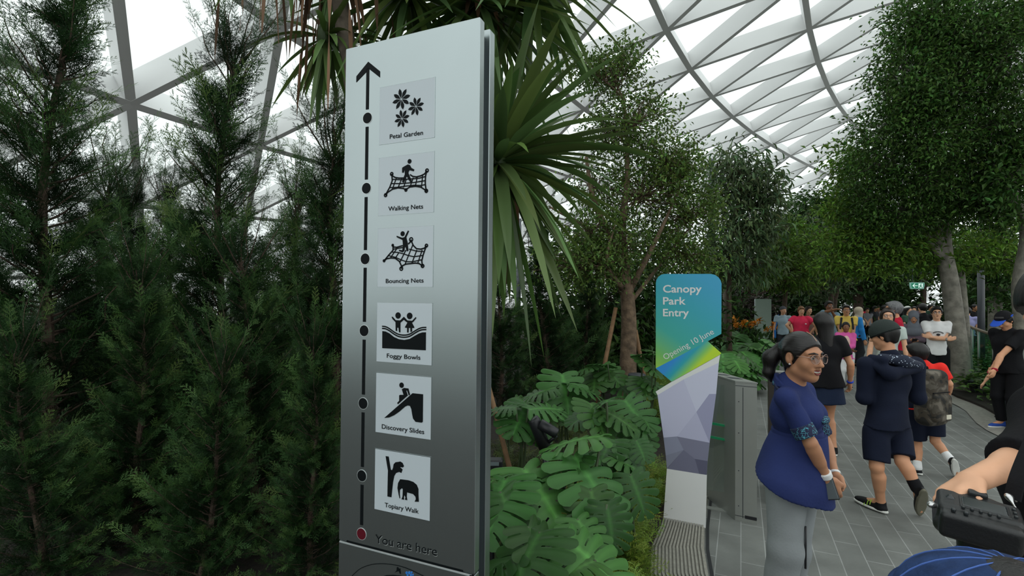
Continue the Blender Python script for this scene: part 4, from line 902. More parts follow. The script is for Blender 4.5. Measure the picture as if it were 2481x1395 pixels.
monstera('monstera in the bottom foreground with dull dark leaves', grd(1280, 2.15), [mleaf(1270, 1350, 2.1, 170, -120, -.3, .7), mleaf(1330, 1330, 2.2, 140, -40, -.5, .65), mleaf(1225, 1340, 2.2, 120, -160, -.3, .6)], 73)
monstera('monstera at the bottom beside the light green ferns', grd(1450, 2.3), [mleaf(1430, 1300, 2.35, 110, -60, -.4, 1.3), mleaf(1440, 1355, 2.15, 150, -35, -.3, 1.7), mleaf(1390, 1375, 2.1, 110, -160, -.1, 1.2), mleaf(1480, 1270, 2.5, 90, -80, -.9, .7)], 74)
monstera('monstera with slitted leaf standing alone next to the white base of the entry sign', grd(1550, 3.0), [mleaf(1545, 1190, 2.95, 85, -70, -.75, .85), mleaf(1520, 1120, 3.2, 80, -20, -.2, 1.1)], 75)
for k, (lab, px, Y, ls) in enumerate([
    ('monstera left of the spotlight below the wooden stake', 1265, 3.5, [(1262, 1005, 95, -110, -.35, 1.), (1320, 985, 80, 20, .1, 1.3), (1220, 985, 60, 160, 0, .9), (1290, 1030, 80, -60, -.3, .9)]),
    ('monstera standing highest in the bed left of the tree trunk', 1365, 4.5, [(1372, 945, 100, -80, -.7, 1.25), (1310, 945, 70, 170, -.2, .9), (1420, 940, 80, 10, -.2, 1.0), (1350, 985, 70, -120, -.4, .8)]),
    ('monstera in the middle of the bed right of the spotlight', 1460, 3.9, [(1450, 1005, 90, -70, -.45, 1.1), (1500, 1010, 80, -20, -.3, 1.0), (1415, 1005, 70, -160, -.2, .9), (1470, 965, 60, 80, .1, 1.2)]),
    ('monstera with hanging leaves in front of the bollard light', 1530, 4.1, [(1540, 1000, 90, -60, -.55, 1.1), (1548, 1045, 75, -60, -.5, .9), (1510, 1060, 90, -90, -.6, 1.0), (1562, 1010, 55, -70, -.4, .9)]),
    ('monstera at the foot of the fine-leaved tree, left side', 1470, 6.2, [(1440, 915, 70, -110, -.4, .9), (1480, 900, 60, -60, -.4, 1.), (1500, 930, 60, -40, -.3, .8), (1455, 880, 50, 120, .0, .9), (1420, 890, 50, 180, -.2, .8)]),
    ('monstera between the bollard light and the entry sign', 1580, 6.0, [(1575, 880, 60, -60, -.4, 1.), (1560, 930, 60, -90, -.4, .9), (1590, 930, 60, -20, -.3, .9), (1590, 850, 50, 60, 0, .9), (1565, 855, 50, 140, 0, .8)]),
    ('monstera far left under the junipers behind the totem edge', 1225, 5.0, [(1230, 1000, 60, -100, -.3, .7), (1270, 970, 50, -30, -.2, .7)]),
    ('dull monstera low between the spotlight and the entry sign', 1500, 3.4, [(1500, 1110, 90, -70, -.5, 1.0), (1465, 1090, 80, -130, -.4, .8), (1530, 1100, 75, -60, -.5, .9), (1552, 1085, 55, -80, -.4, .8)])]):
    monstera(lab, grd(px, Y), [mleaf(a, b, Y - .1, L, h, ti, to) for a, b, L, h, ti, to in ls], 80 + k)
rm = np.random.default_rng(5)
for k, (px, Y, n, lab) in enumerate([(1752, 9.5, 9, 'monstera bush right beside the entry sign head'), (1790, 10.5, 9, 'monstera bush on the far bed nearest the path bend'), (1835, 11.8, 8, 'monstera bush below the blank grey totem'), (1765, 12.5, 9, 'monstera bush behind the small bollard light'), (1815, 13.8, 8, 'monstera bush under the orange flowers')]):
    b = grd(px, Y); ls = []
    for i in range(n):
        a = rm.uniform(-3.1, .6); ls.append((b + [math.cos(a) * .5, math.sin(a) * .4, rm.uniform(.3, .72)], rm.uniform(.4, .6), a, rm.uniform(-.6, 0), rm.uniform(.7, 1.5) * 1.25))
    monstera(lab, b, ls, 100 + k, 'monstera bushes along the far bed')
# ---- ground covers
def inside(poly, p):
    x, y = p[:, 0], p[:, 1]; c = np.zeros(len(p), bool); n = len(poly)
    for i in range(n):
        x0, y0 = poly[i]; x1, y1 = poly[(i + 1) % n]
        if y0 == y1: continue
        c ^= ((y0 > y) != (y1 > y)) & (x < (x1 - x0) * (y - y0) / (y1 - y0) + x0)
    return c
def cover(name, label, poly, n, hfun, m, L, W, per, tmpl=LEAF, lo=.5, hi=1.5, spread=.05, up=.5, seed=3, clump=None):
    r = np.random.default_rng(seed); poly = np.asarray(poly); lo_, hi_ = poly.min(0), poly.max(0)
    p = r.uniform(lo_, hi_, (n * 6, 2)); p = p[inside(poly, p)]
    if clump: p = p[np.sin(p[:, 0] * clump) * np.sin(p[:, 1] * clump * 1.3 + 1) > -.25]
    p = p[:n]; z = hfun(p, r)
    C = np.repeat(np.c_[p, z], per, 0); k = len(C); C = C + r.normal(0, spread, (k, 3)) * [1, 1, .6]; C[:, 2] = np.maximum(C[:, 2], .035)
    D = r.normal(0, 1, (k, 3)) * [1, 1, .35] + [0, 0, up]; s_ = r.uniform(.6, 1.3, k)
    mb = MB(); global rng; kp = rng; rng = r; scatter(mb, *tmpl, C, frames(D, roll=r.normal(0, .3, k)), np.stack([s_ * W, s_ * L, s_ * L], -1), tints(k, lo, hi)); rng = kp
    o = mb.build(name, m); tag(o, label, 'ground cover', None, 'stuff'); return o
def strip_poly(line, a, b, i0, i1):
    tg = np.gradient(line, axis=0); tg /= np.linalg.norm(tg, axis=1, keepdims=True); nn = np.c_[-tg[:, 1], tg[:, 0]]
    return np.concatenate([(line + nn * a)[i0:i1], (line + nn * b)[i0:i1][::-1]])
FERN = (SPRAY[0] * [2.2, 1, 1], SPRAY[1])
M_fern = mat('bright_fern_green', (.2, .3, .04), .5, tint=True, trans=.3)
def ypos(lo, hi): return lambda p, r: r.uniform(lo, hi, len(p))
iy = lambda Y: int(np.argmin(np.abs(OUT[:, 1] - Y)))
cover('fern_cover', 'bright yellow-green fern ground cover beside the grating in the near bed', strip_poly(OUT, .1, .55, iy(2.1), iy(4.8)), 1500, ypos(.04, .26), M_fern, .11, .11, 5, FERN, .45, 1.5, .05, .9, 4, 7.)
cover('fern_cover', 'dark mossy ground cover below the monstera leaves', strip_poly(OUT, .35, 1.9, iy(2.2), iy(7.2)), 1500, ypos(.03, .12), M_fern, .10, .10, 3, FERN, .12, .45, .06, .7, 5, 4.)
cover('fern_cover', 'light green ground cover along the far bend of the path', strip_poly(OUT, .05, .9, iy(6.5), iy(14)), 900, ypos(.05, .3), M_fern, .16, .16, 5, FERN, .3, 1.0, .07, .8, 6)
rbp = np.concatenate([RB[6:52] - off[6:52] * .1, (RB - off * 3.0)[6:52][::-1]])
M_gc = mat('leafy_cover_green', (.11, .21, .045), .45, tint=True, trans=.25)
cover('leafy_cover', 'leafy bright green ground cover in the bed along the right border', rbp, 1600, lambda p, r: r.uniform(.1, .42, len(p)), M_gc, .13, .075, 9, LEAF2, .35, 1.35, .08, .25, 7)
# orange flowers
for k, (px, py, Y, n, lab) in enumerate([(1795, 788, 14.5, 26, 'orange flowering plant left of the blank grey totem'), (1825, 790, 14.8, 22, 'orange flowering plant touching the left edge of the blank grey totem'), (1888, 805, 17, 24, 'orange flowering plant right of the blank grey totem')]):
    b = grd(px, Y); c = P(px, py, Y); t = thing('flowering_plant', lab, 'flowers', (b[0], b[1], .03), 'orange flowering plants by the blank totem'); r = np.random.default_rng(200 + k)
    for hd_ in range(7):
        q = n * 5 // 7; hc = c + r.normal(0, 1, 3) * [.2, .15, .07] + [0, 0, .03]; m = MB(); C = hc + r.normal(0, .035, (q, 3)); scatter(m, *LEAF, C, frames(r.normal(size=(q, 3)) + [0, 0, 1.2]), np.stack([np.full(q, .06), np.full(q, .13), np.full(q, .1)], -1), tints(q, .6, 1.4)); m.build('flower_head', mat('orange_petal', (.6, .23, .015), .5, tint=True), t)
    m = MB(); q = 170; C = c * [1, 1, .55] + r.normal(0, 1, (q, 3)) * [.25, .2, .22]; C[:, 2] = np.maximum(C[:, 2], .06); scatter(m, *LEAF2, C, frames(r.normal(size=(q, 3)) + [0, 0, .6]), np.stack([np.full(q, .07), np.full(q, .22), np.full(q, .2)], -1), tints(q, .4, 1.2)); m.build('leaves', M_leaf, t)
    m = MB()
    for _ in range(7): m.tube([b + r.normal(0, .05, 3) * [1, 1, 0], c + r.normal(0, .12, 3)], .008, 5)
    m.build('stems', mat('green_stem', (.05, .08, .03), .5), t)
# ------------------------------------------------------------------ people: smooth-blended volumes meshed into one continuous surface each
def rc(a, b, ra, rb, k=.02, flat=None, clips=()):
    """tapered capsule; flat = (axis, factor) squashes it along an axis"""
    a, b = A_(a), A_(b); R = max(ra, rb); lo = np.minimum(a, b) - R; hi = np.maximum(a, b) + R
    def f(Q):
        A2, B2 = a, b
        if flat is not None:
            n, q = nrm(flat[0]), flat[1]; s_ = (1 / q - 1); Q = Q + ((Q - a) @ n)[..., None] * n * s_; B2 = b + n * ((b - a) @ n) * s_
        d = B2 - A2; L = d @ d + 1e-12; t = np.clip(((Q - A2) @ d) / L, 0, 1); v = np.linalg.norm(Q - A2 - t[..., None] * d, axis=-1) - (ra + t * (rb - ra))
        if flat is not None: v = v * min(1, q * 1.2)
        return v
    return [f, lo, hi, k, list(clips)]
def ell(c, ax, rad, k=.02, clips=()):
    c = A_(c); ax = np.asarray(ax, float); rad = A_(rad); R = np.abs(ax) .T @ rad; lo, hi = c - R, c + R
    def f(Q):
        p = (Q - c) @ ax.T; k0 = np.linalg.norm(p / rad, axis=-1); k1 = np.linalg.norm(p / rad ** 2, axis=-1); return k0 * (k0 - 1) / np.maximum(k1, 1e-6)
    return [f, lo, hi, k, list(clips)]
def rbox(c, ax, half, rnd, k=.01, clips=()):
    c = A_(c); ax = np.asarray(ax, float); half = A_(half); R = np.abs(ax).T @ (half); lo, hi = c - R - rnd, c + R + rnd
    def f(Q):
        p = np.abs((Q - c) @ ax.T) - (half - rnd); return np.linalg.norm(np.maximum(p, 0), axis=-1) + np.minimum(p.max(-1), 0) - rnd
    return [f, lo, hi, k, list(clips)]
def sub(pr): return pr + ['s']
def volume(prims, h, cuts=(), wrinkle=None):
    lo = np.min([p[1] for p in prims if len(p) == 5], 0) - 3 * h - .01; hi = np.max([p[2] for p in prims if len(p) == 5], 0) + 3 * h + .01
    n = np.ceil((hi - lo) / h).astype(int) + 1; D = np.full(n, .3, np.float32)
    for p in prims:
        f, l, u_, k, cl = p[:5]; m = k + 3 * h
        i0 = np.clip(((l - m - lo) / h).astype(int), 0, n); i1 = np.clip(np.ceil((u_ + m - lo) / h).astype(int) + 1, 0, n)
        if np.any(i1 <= i0): continue
        g = np.meshgrid(*[lo[a] + h * np.arange(i0[a], i1[a]) for a in range(3)], indexing='ij'); Q = np.stack(g, -1)
        d = f(Q)
        for cp, cn in cl: d = np.maximum(d, (Q - A_(cp)) @ nrm(cn))
        s_ = tuple(slice(i0[a], i1[a]) for a in range(3)); E = D[s_]; k = max(k, 1e-5)
        if len(p) == 6:
            d = -d; w = np.maximum(k - np.abs(E - d), 0) / k; D[s_] = np.maximum(E, d) + w * w * k * .25
        else:
            w = np.maximum(k - np.abs(E - d), 0) / k; D[s_] = np.minimum(E, d) - w * w * k * .25
    if len(cuts) or wrinkle:
        g = np.meshgrid(*[lo[a] + h * np.arange(n[a]) for a in range(3)], indexing='ij'); Q = np.stack(g, -1)
        if wrinkle:
            am, fr, se = wrinkle; r = np.random.default_rng(se); w = 0
            for _ in range(5):
                d = rdirs(r) * [1, 1, .6]; w = w + np.sin(Q @ d * fr * r.uniform(.6, 1.5) + 2.2 * np.sin(Q @ rdirs(r) * fr * .5 + r.uniform(0, 6)) + r.uniform(0, 6))
            D = D + am * w / 2.2
        for cp, cn in cuts: D = np.maximum(D, ((Q - A_(cp)) @ nrm(cn)).astype(np.float32))
    D[0] = D[-1] = .1; D[:, 0] = D[:, -1] = .1; D[:, :, 0] = D[:, :, -1] = .1
    return nets(D, lo, h)
def rdirs(r): return nrm(r.normal(size=3))
def nets(D, lo, h):
    S = D < 0; n = np.array(D.shape); sl = lambda o: tuple(slice(o[a], n[a] - 1 + o[a]) for a in range(3))
    cs = [(i, j, k) for i in (0, 1) for j in (0, 1) for k in (0, 1)]; cnt = np.zeros(n - 1, np.int8)
    for c in cs: cnt += S[sl(c)]
    idx = np.argwhere((cnt > 0) & (cnt < 8)); lin_ = np.full(n - 1, -1, np.int64); lin_[tuple(idx.T)] = np.arange(len(idx))
    acc = np.zeros((len(idx), 3)); w = np.zeros(len(idx))
    for c in cs:
        for a in range(3):
            if c[a]: continue
            e = list(c); e[a] = 1; da = D[tuple((idx + c).T)]; db = D[tuple((idx + e).T)]; x = (da < 0) != (db < 0)
            t = np.where(x, da / np.where(x, da - db, 1), 0); p = np.tile(np.array(c, float), (len(idx), 1)); p[:, a] += t; acc += p * x[:, None]; w += x
    V = lo + h * (idx + acc / w[:, None]); Fs = []
    for a in range(3):
        b, c = (a + 1) % 3, (a + 2) % 3; s0 = [slice(1, n[q] - 1) for q in range(3)]; s0[a] = slice(0, n[a] - 1); s1 = list(s0); s1[a] = slice(1, n[a])
        m = S[tuple(s0)] != S[tuple(s1)]; q = np.argwhere(m); off = np.array([s.start for s in s0]); q = q + off; inside_ = S[tuple(q.T)]
        eb = np.eye(3, dtype=int)[b]; ec = np.eye(3, dtype=int)[c]
        quad = np.stack([lin_[tuple((q - eb - ec).T)], lin_[tuple((q - ec).T)], lin_[tuple(q.T)], lin_[tuple((q - eb).T)]], 1)
        quad = np.where(inside_[:, None], quad, quad[:, ::-1]); Fs.append(quad)
    return V, np.concatenate(Fs)
def vol(name, prims, h, m, parent, cuts=(), wrinkle=None):
    V, Q = volume(prims, h, cuts, wrinkle)
    if not len(Q): print('EMPTY', name, parent.get('label')); return None
    return MB().add(V, Q).build(name, m, parent, True)
# materials of people
def cloth(name, rgb, k=.62, rough=.85):
    return mat('cloth_' + name, tuple(np.clip(lin(rgb) / k, .003, .8)), rough, var=.08, vs=9, bump=.25, bs=90, spec=.2)
def skinm(name, rgb): return mat('skin_' + name, tuple(np.clip(lin(rgb) / .6, .01, .8)), .5, var=.05, vs=12, spec=.35)
SK_TAN = skinm('tan', (142, 101, 76)); SK_LIGHT = skinm('light', (178, 135, 108)); SK_BROWN = skinm('brown', (112, 74, 52)); SK_MID = skinm('mid', (164, 118, 90))
def hairm(name, col, axis=(1, 1, .06), rough=.42, var=.35):
    m = mat(name, col, rough, spec=.45); n = m.node_tree.nodes; l = m.node_tree.links; b = n['Principled BSDF']
    t = n.new('ShaderNodeTexCoord'); mp = n.new('ShaderNodeMapping'); mp.inputs['Scale'].default_value = [a * 210 for a in axis]; l.new(t.outputs['Object'], mp.inputs[0])
    nz = n.new('ShaderNodeTexNoise'); nz.inputs['Scale'].default_value = 1; nz.inputs['Detail'].default_value = 3; l.new(mp.outputs[0], nz.inputs['Vector'])
    r = n.new('ShaderNodeMapRange'); r.inputs[1].default_value = .3; r.inputs[2].default_value = .7; r.inputs[3].default_value = 1 - var; r.inputs[4].default_value = 1 + var * 1.6; l.new(nz.outputs[0], r.inputs[0])
    mx = n.new('ShaderNodeMix'); mx.data_type = 'RGBA'; mx.blend_type = 'MULTIPLY'; mx.inputs[0].default_value = 1; mx.inputs[6].default_value = (*col, 1); l.new(r.outputs[0], mx.inputs[7]); l.new(mx.outputs[2], b.inputs['Base Color'])
    bp = n.new('ShaderNodeBump'); bp.inputs['Strength'].default_value = .45; bp.inputs['Distance'].default_value = .004; l.new(nz.outputs[0], bp.inputs['Height']); l.new(bp.outputs[0], b.inputs['Normal']); return m
M_hair = hairm('black_hair', (.007, .0055, .0055)); M_hairbr = hairm('dark_brown_hair', (.02, .011, .008)); M_hairg = hairm('grey_hair', (.12, .12, .125), var=.6); M_hairo = hairm('auburn_hair', (.17, .075, .028)); M_hairp = hairm('sleek_black_hair', (.006, .0045, .0045), (.16, .05, 1), .36, .5)
M_white = mat('white_eye', (.6, .58, .56), .25); M_iris = mat('dark_iris', (.006, .004, .004), .35); M_lip = mat('lip', (.22, .07, .06), .4); M_lipred = mat('red_lipstick', (.2, .008, .015), .3); M_teeth = mat('teeth', (.62, .58, .52), .3)
M_shoe = cloth('black_shoe', (16, 17, 19), rough=.6); M_sole = cloth('white_sole', (185, 185, 180), rough=.6)

def ik(a, c, l1, l2, hint):
    a, c = A_(a), A_(c); d = c - a; L = min(np.linalg.norm(d), (l1 + l2) * .999); d = nrm(d); x = (l1 * l1 - l2 * l2 + L * L) / (2 * L); y = math.sqrt(max(l1 * l1 - x * x, 0)); h = A_(hint) - d * (A_(hint) @ d); return a + d * x + nrm(h) * y
def stand(x, y, H, rot, lh=None, rh=None, lel=(.3, .5, -.2), rel=(-.3, .5, -.2), step=0., head=(0, 0), spread=.0, lean=0., z0=.0):
    """joints of a standing figure. rot 0 faces the camera (-Y); local axes: +x to the figure's left... hands given in local units of stature"""
    c, s_ = math.cos(rot), math.sin(rot); fw = np.array([s_, -c, 0]); lf = np.array([c, s_, 0]); up = np.array([0, 0, 1.]); o = np.array([x, y, z0])
    W = lambda l, f, u_: o + (lf * l + fw * (f + lean * max(0, u_ - .5)) + up * u_) * H
    J = dict(H=H, fw=fw, lf=lf, pelvis=W(0, 0, .53), chest=W(0, .01, .71), neck=W(0, 0, .83), head=W(0, .025, .925))
    yaw, pit = head; a = rot + yaw; hf = np.array([math.sin(a) * math.cos(pit), -math.cos(a) * math.cos(pit), -math.sin(pit)]); hl = np.array([math.cos(a), math.sin(a), 0]); J['hf'] = hf; J['hu'] = np.cross(hf, hl) * -1 if np.cross(hf, hl)[2] < 0 else np.cross(hf, hl); J['hl'] = hl
    for sd, n in ((1, 'L'), (-1, 'R')):
        J['sh' + n] = W(sd * .101, 0, .797); J['hp' + n] = W(sd * .055, 0, .5)
        hd = (lh if sd > 0 else rh) or (sd * .155, .05, .45); J['wr' + n] = W(*hd); el = lel if sd > 0 else rel
        ev = lf * el[0] - fw * el[1] + up * el[2]; J['el' + n] = ik(J['sh' + n], J['wr' + n], .172 * H, .15 * H, ev)
        st = step * sd; J['an' + n] = W(sd * (.05 + spread), st, .048); J['toe' + n] = W(sd * (.062 + spread), st + .105, .018)
        J['kn' + n] = ik(J['hp' + n], J['an' + n], .235 * H, .225 * H, fw)
    return J
def hand(wr, d, pn, thumb, s=1., curl=.5, k=.006):
    """palm with four unequal curled fingers and a thumb leaving the side of the palm; d along the hand, pn out of the palm, thumb side vector"""
    d = nrm(d); pn = nrm(A_(pn) - d * (A_(pn) @ d)); ac = np.cross(d, pn); ac = ac if ac @ A_(thumb) > 0 else -ac; o = []
    L = .085 * s; wr = A_(wr)
    o.append(ell(wr + d * L * .5, [ac, d, pn], (.040 * s, .056 * s, .016 * s), .02)); o.append(rc(wr + d * L * .35 - ac * .022 * s, wr + d * L * .9 - ac * .026 * s, .013 * s, .012 * s, .012)); o.append(rc(wr + d * L * .35 + ac * .02 * s, wr + d * L * .9 + ac * .024 * s, .014 * s, .012 * s, .012))
    for i, (q, ln) in enumerate(((.028, .068), (.0095, .077), (-.0095, .071), (-.027, .056))):
        p = wr + d * L * .92 + ac * q * s; a = 0.
        for j, f in enumerate((.42, .32, .26)):
            a += curl * (.55 + .1 * i if j else .6); e = d * math.cos(a) + pn * math.sin(a) + ac * (q * .8 if j == 0 else 0); p2 = p + nrm(e) * ln * s * f; o.append(rc(p, p2, (.0090 - .0009 * j) * s, (.0084 - .0009 * j) * s, k * .6)); p = p2
    p = wr + d * .022 * s + ac * .03 * s; e = nrm(d * .75 + ac * .6 + pn * .25); p2 = p + e * .035 * s; o.append(rc(p - d * .01 * s, p2, .015 * s, .0115 * s, .012)); p3 = p2 + nrm(d * .9 + ac * .1 + pn * (.25 + curl * .3)) * .03 * s; o.append(rc(p2, p3, .011 * s, .0085 * s, k))
    return o
def head_prims(J, s, smile=False, female=False):
    c, f, u_, l = J['head'], J['hf'], J['hu'], J['hl']; X = [l, f, u_]; q = lambda a, b, d: c + (l * a + f * b + u_ * d) * s
    e = lambda p, r, k=.02: ell(q(*p), X, np.array(r) * s, k * s)
    o = [e((0, -.012, .028), (.074, .094, .088)), e((0, .022, -.04), (.0555, .067, .075), .03), e((0, .066, -.098), (.022, .02, .02), .03), rc(q(-.045, .0, -.07), q(0, .055, -.1), .016 * s, .016 * s, .03 * s), rc(q(.045, .0, -.07), q(0, .055, -.1), .016 * s, .016 * s, .03 * s)]
    for d in (1, -1):
        o += [e((d * .037, .057, -.032), (.024, .023, .024), .03), rc(q(d * .012, .086, .024), q(d * .046, .070, .024), .010 * s, .009 * s, .02 * s), sub(e((d * .032, .094, .002), (.020, .014, .012), .014)),
              e((d * .077, -.012, -.008), (.010, .020, .033), .008), sub(e((d * .087, -.006, -.004), (.006, .011, .019), .006)), e((d * .072, -.006, -.036), (.007, .008, .010), .006), e((d * .012, .094, -.038), (.010, .010, .008), .008),
              e((d * .031, .0765, .001), (.0165, .012, .0125), .006)]
    o += [rc(q(0, .088, .012), q(0, .109, -.032), .008 * s, .011 * s, .014 * s), e((0, .112, -.034), (.012, .010, .009), .008), rc(q(-.02, .080, -.066), q(.02, .080, -.066), .012 * s, .012 * s, .016 * s)]
    if smile: o += [sub(e((0, .096, -.067), (.026, .014, .008), .006))]
    return o
def face_parts(J, s, par, h=.003, smile=False, lips=None, brow=None, glasses=None, detail=True):
    c, f, u_, l = J['head'], J['hf'], J['hu'], J['hl']; X = [l, f, u_]; q = lambda a, b, d: c + (l * a + f * b + u_ * d) * s
    for d in (1, -1):
        ey = MB(); n = 10
        M = np.stack([l, u_, f], 1)
        ey.lathe([(.0005, .0122), (.005, .0112), (.0095, .0075), (.0120, .002), (.0122, -.003), (.008, -.01)][::-1], n, q(d * .031, .0785, .002), M * s); eo = ey.build('eye', M_white, par, True)
        eo['_o'] = list(par['_o']); ir = MB(); g = nrm(f + l * -.12 * d); ir.lathe([(.0063, .0105), (.0060, .0125), (.0005, .0132)], 10, q(d * .031, .0785, .002), M * s); ir.build('iris', M_iris, eo, True)
        if detail:
            b = MB(); b.tube([q(d * .012, .0985, .021), q(d * .03, .0925, .0275), q(d * .05, .077, .021)], np.array([.0042, .0045, .002]) * s, 6); b.build('eyebrow', brow or M_hair, par, True)
            b = MB(); b.tube([q(d * .0145, .0865, .003), q(d * .024, .0905, .0125), q(d * .037, .0875, .0125), q(d * .0475, .0785, .003)], np.array([.0012, .0022, .0026, .0014]) * s, 5); b.build('upper_lash', M_iris, par, True)
            if smile:
                b = MB(); b.lathe([(.0005, .0136), (.006, .0122), (.0105, .0082), (.0130, .002), (.0132, -.002)][::-1], 12, q(d * .031, .0775, .0072), M * s); b.build('upper_lid', par.children[0].data.materials[0], par, True)
    m = lips or M_lip; w = .031 if smile else .023; cz = .006 if smile else 0
    b = MB(); b.tube(spline([q(-w, .082, -.066 + cz), q(-.012, .0945, -.0625), q(0, .0965, -.0635), q(.012, .0945, -.0625), q(w, .082, -.066 + cz)], 4), np.r_[np.linspace(.0012, .0032, 9), np.linspace(.0032, .0012, 8)] * s, 6)
    lo_ = -.0785 if smile else -.0715
    b.tube(spline([q(-w, .082, -.067 + cz), q(-.013, .0925, lo_), q(0, .0945, lo_ - .002), q(.013, .0925, lo_), q(w, .082, -.067 + cz)], 4), np.r_[np.linspace(.0012, .0040, 9), np.linspace(.0040, .0012, 8)] * s, 6); b.build('lips', m, par, True)
    if smile:
        b = MB(); b.tube(spline([q(-.024, .0800, -.066), q(-.01, .0892, -.0695), q(.01, .0892, -.0695), q(.024, .0800, -.066)], 5), np.full(16, .0052) * s, 6); b.build('teeth', M_teeth, par, True)
    if glasses:
        g = MB(); 
        for d in (1, -1):
            a = np.linspace(0, 2 * math.pi, 22); R = .0245
            g.tube([q(d * .033 + R * math.cos(t), .108 - .010 * abs(math.cos(t)) * (1 if math.cos(t) * d > 0 else 0), -.002 + R * .95 * math.sin(t)) for t in a], .0013 * s, 6)
            g.tube([q(d * .057, .100, .006), q(d * .074, .05, .008), q(d * .079, -.01, .004)], .0016 * s, 6)
        g.tube([q(-.009, .108, .004), q(0, .113, .007), q(.009, .108, .004)], .0013 * s, 6); go = g.build('glasses', glasses, par, True); go['_o'] = list(par['_o'])
        for d in (1, -1):
            k = MB(); a = np.arange(20) * 2 * math.pi / 20; V = [q(d * .033 + .024 * math.cos(t), .108 - .010 * abs(math.cos(t)) * (1 if math.cos(t) * d > 0 else 0), -.002 + .0228 * math.sin(t)) for t in a]; k.add(V, [tuple(range(20))]); k.build('lens', GLENS, go)
GLENS = glassmat('spectacle_lens', (.82, .8, .8), .10)
def hair(J, s, style, h, m, par, infl=.013, name='hair'):
    c, f, u_, l = J['head'], J['hf'], J['hu'], J['hl']; X = [l, f, u_]; q = lambda a, b, d: c + (l * a + f * b + u_ * d) * s
    p0 = q(0, .085, .068); mn = nrm(f * .80 - u_ * .60); cl = [(p0, mn)] if style != 'none' else []
    o = [ell(q(0, -.012, .026), X, (np.array([.076, .096, .092]) + infl) * s, .02 * s, cl)]
    o += [rc(q(d * .068, -.03, .03), q(d * .062, -.035, -.05), .024 * s, .016 * s, .02 * s, None, [(q(0, .02, 0), f)]) for d in (1, -1)]
    o += [rc(q(0, -.075, .02), q(0, -.062, -.075), .05 * s, .035 * s, .03 * s)]
    o += [sub(ell(q(d * .084, -.006, -.012), X, (.02 * s, .022 * s, .034 * s), .006)) for d in (1, -1)] if style in ('pony', 'bun') else []
    if style == 'short': o = o[:1] + o[1:3] + [rc(q(0, -.07, .02), q(0, -.066, -.05), .045 * s, .03 * s, .03 * s), ell(q(0, .06, .085), X, (.06 * s, .04 * s, .022 * s), .02 * s)]
    if style == 'long': o += [rc(q(d * .05, -.05, .0), q(d * .055, -.07, -.24), .045 * s, .03 * s, .04 * s) for d in (1, -1)] + [rc(q(0, -.08, .0), q(0, -.10, -.28), .06 * s, .055 * s, .05 * s)]
    if style == 'fringe': o += [rc(q(d * .05, -.05, .0), q(d * .062, -.03, -.20), .04 * s, .03 * s, .04 * s) for d in (1, -1)] + [rc(q(0, -.08, .0), q(0, -.09, -.24), .06 * s, .04 * s, .05 * s)]
    if style == 'bun': o += [ell(q(0, -.12, .03), X, (.035 * s, .035 * s, .035 * s), .01 * s)]
    return vol(name, o, h, m, par)
def sclr(J): return J['H'] / 1.70
def body_prims(J, w=1., arms=True, hcurl=.55, hands=True, smile=False, gun=None):
    s = J['H'] / 1.70; fw, lf = J['fw'], J['lf']; o = []
    mid = (J['pelvis'] + J['chest']) / 2
    o += [rc(J['pelvis'] - lf * .03 * s, J['pelvis'] + lf * .03 * s, .115 * s * w, .115 * s * w, .05, (fw, .78)), rc(J['pelvis'], mid, .118 * s * w, .108 * s * w, .05, (fw, .72)), rc(mid, J['chest'], .108 * s * w, .13 * s * w, .05, (fw, .7)),
          rc(J['chest'] - lf * .05 * s, J['chest'] + lf * .05 * s, .105 * s * w, .105 * s * w, .05, (fw, .8)), rc(J['neck'] * .68 + J['chest'] * .32, J['shL'], .055 * s, .038 * s, .025), rc(J['neck'] * .68 + J['chest'] * .32, J['shR'], .055 * s, .038 * s, .025), rc(J['neck'] - (J['neck'] - J['chest']) * .25, J['head'] - J['hu'] * .055 * s - J['hf'] * .012 * s, .058 * s, .050 * s, .03)]
    for n in 'LR':
        o += [rc(J['hp' + n], J['kn' + n], .082 * s * w, .052 * s, .03), rc(J['kn' + n], J['an' + n], .050 * s, .034 * s, .02)]
        kn, an = J['kn' + n], J['an' + n]; cv = kn + (an - kn) * .28 - fw * .016 * s; o += [rc(cv, kn + (an - kn) * .55 - fw * .008 * s, .047 * s, .036 * s, .03), rc(an, J['toe' + n] - (J['toe' + n] - an) * .15, .034 * s, .024 * s, .02)]
        sh, el, wr = J['sh' + n], J['el' + n], J['wr' + n]
        aw = J.get('aw', 1.) * s; o += [rc(sh, el, .044 * aw * w, .035 * aw, .025), rc(el, wr, .037 * aw, .025 * aw, .015), rc(el + (wr - el) * .18, el + (wr - el) * .5, .040 * aw, .033 * aw, .015)]
        if hands:
            hd = J.get('hd' + n, nrm(wr - el) * 1.0); pn = J.get('pn' + n, nrm(-lf * (1 if n == 'L' else -1) + fw * .1)); th = J.get('th' + n, fw); o += hand(wr, hd, pn, th, s * .97 * J.get('hsc' + n, 1.), J.get('curl' + n, hcurl))
    return o + head_prims(J, s, smile)
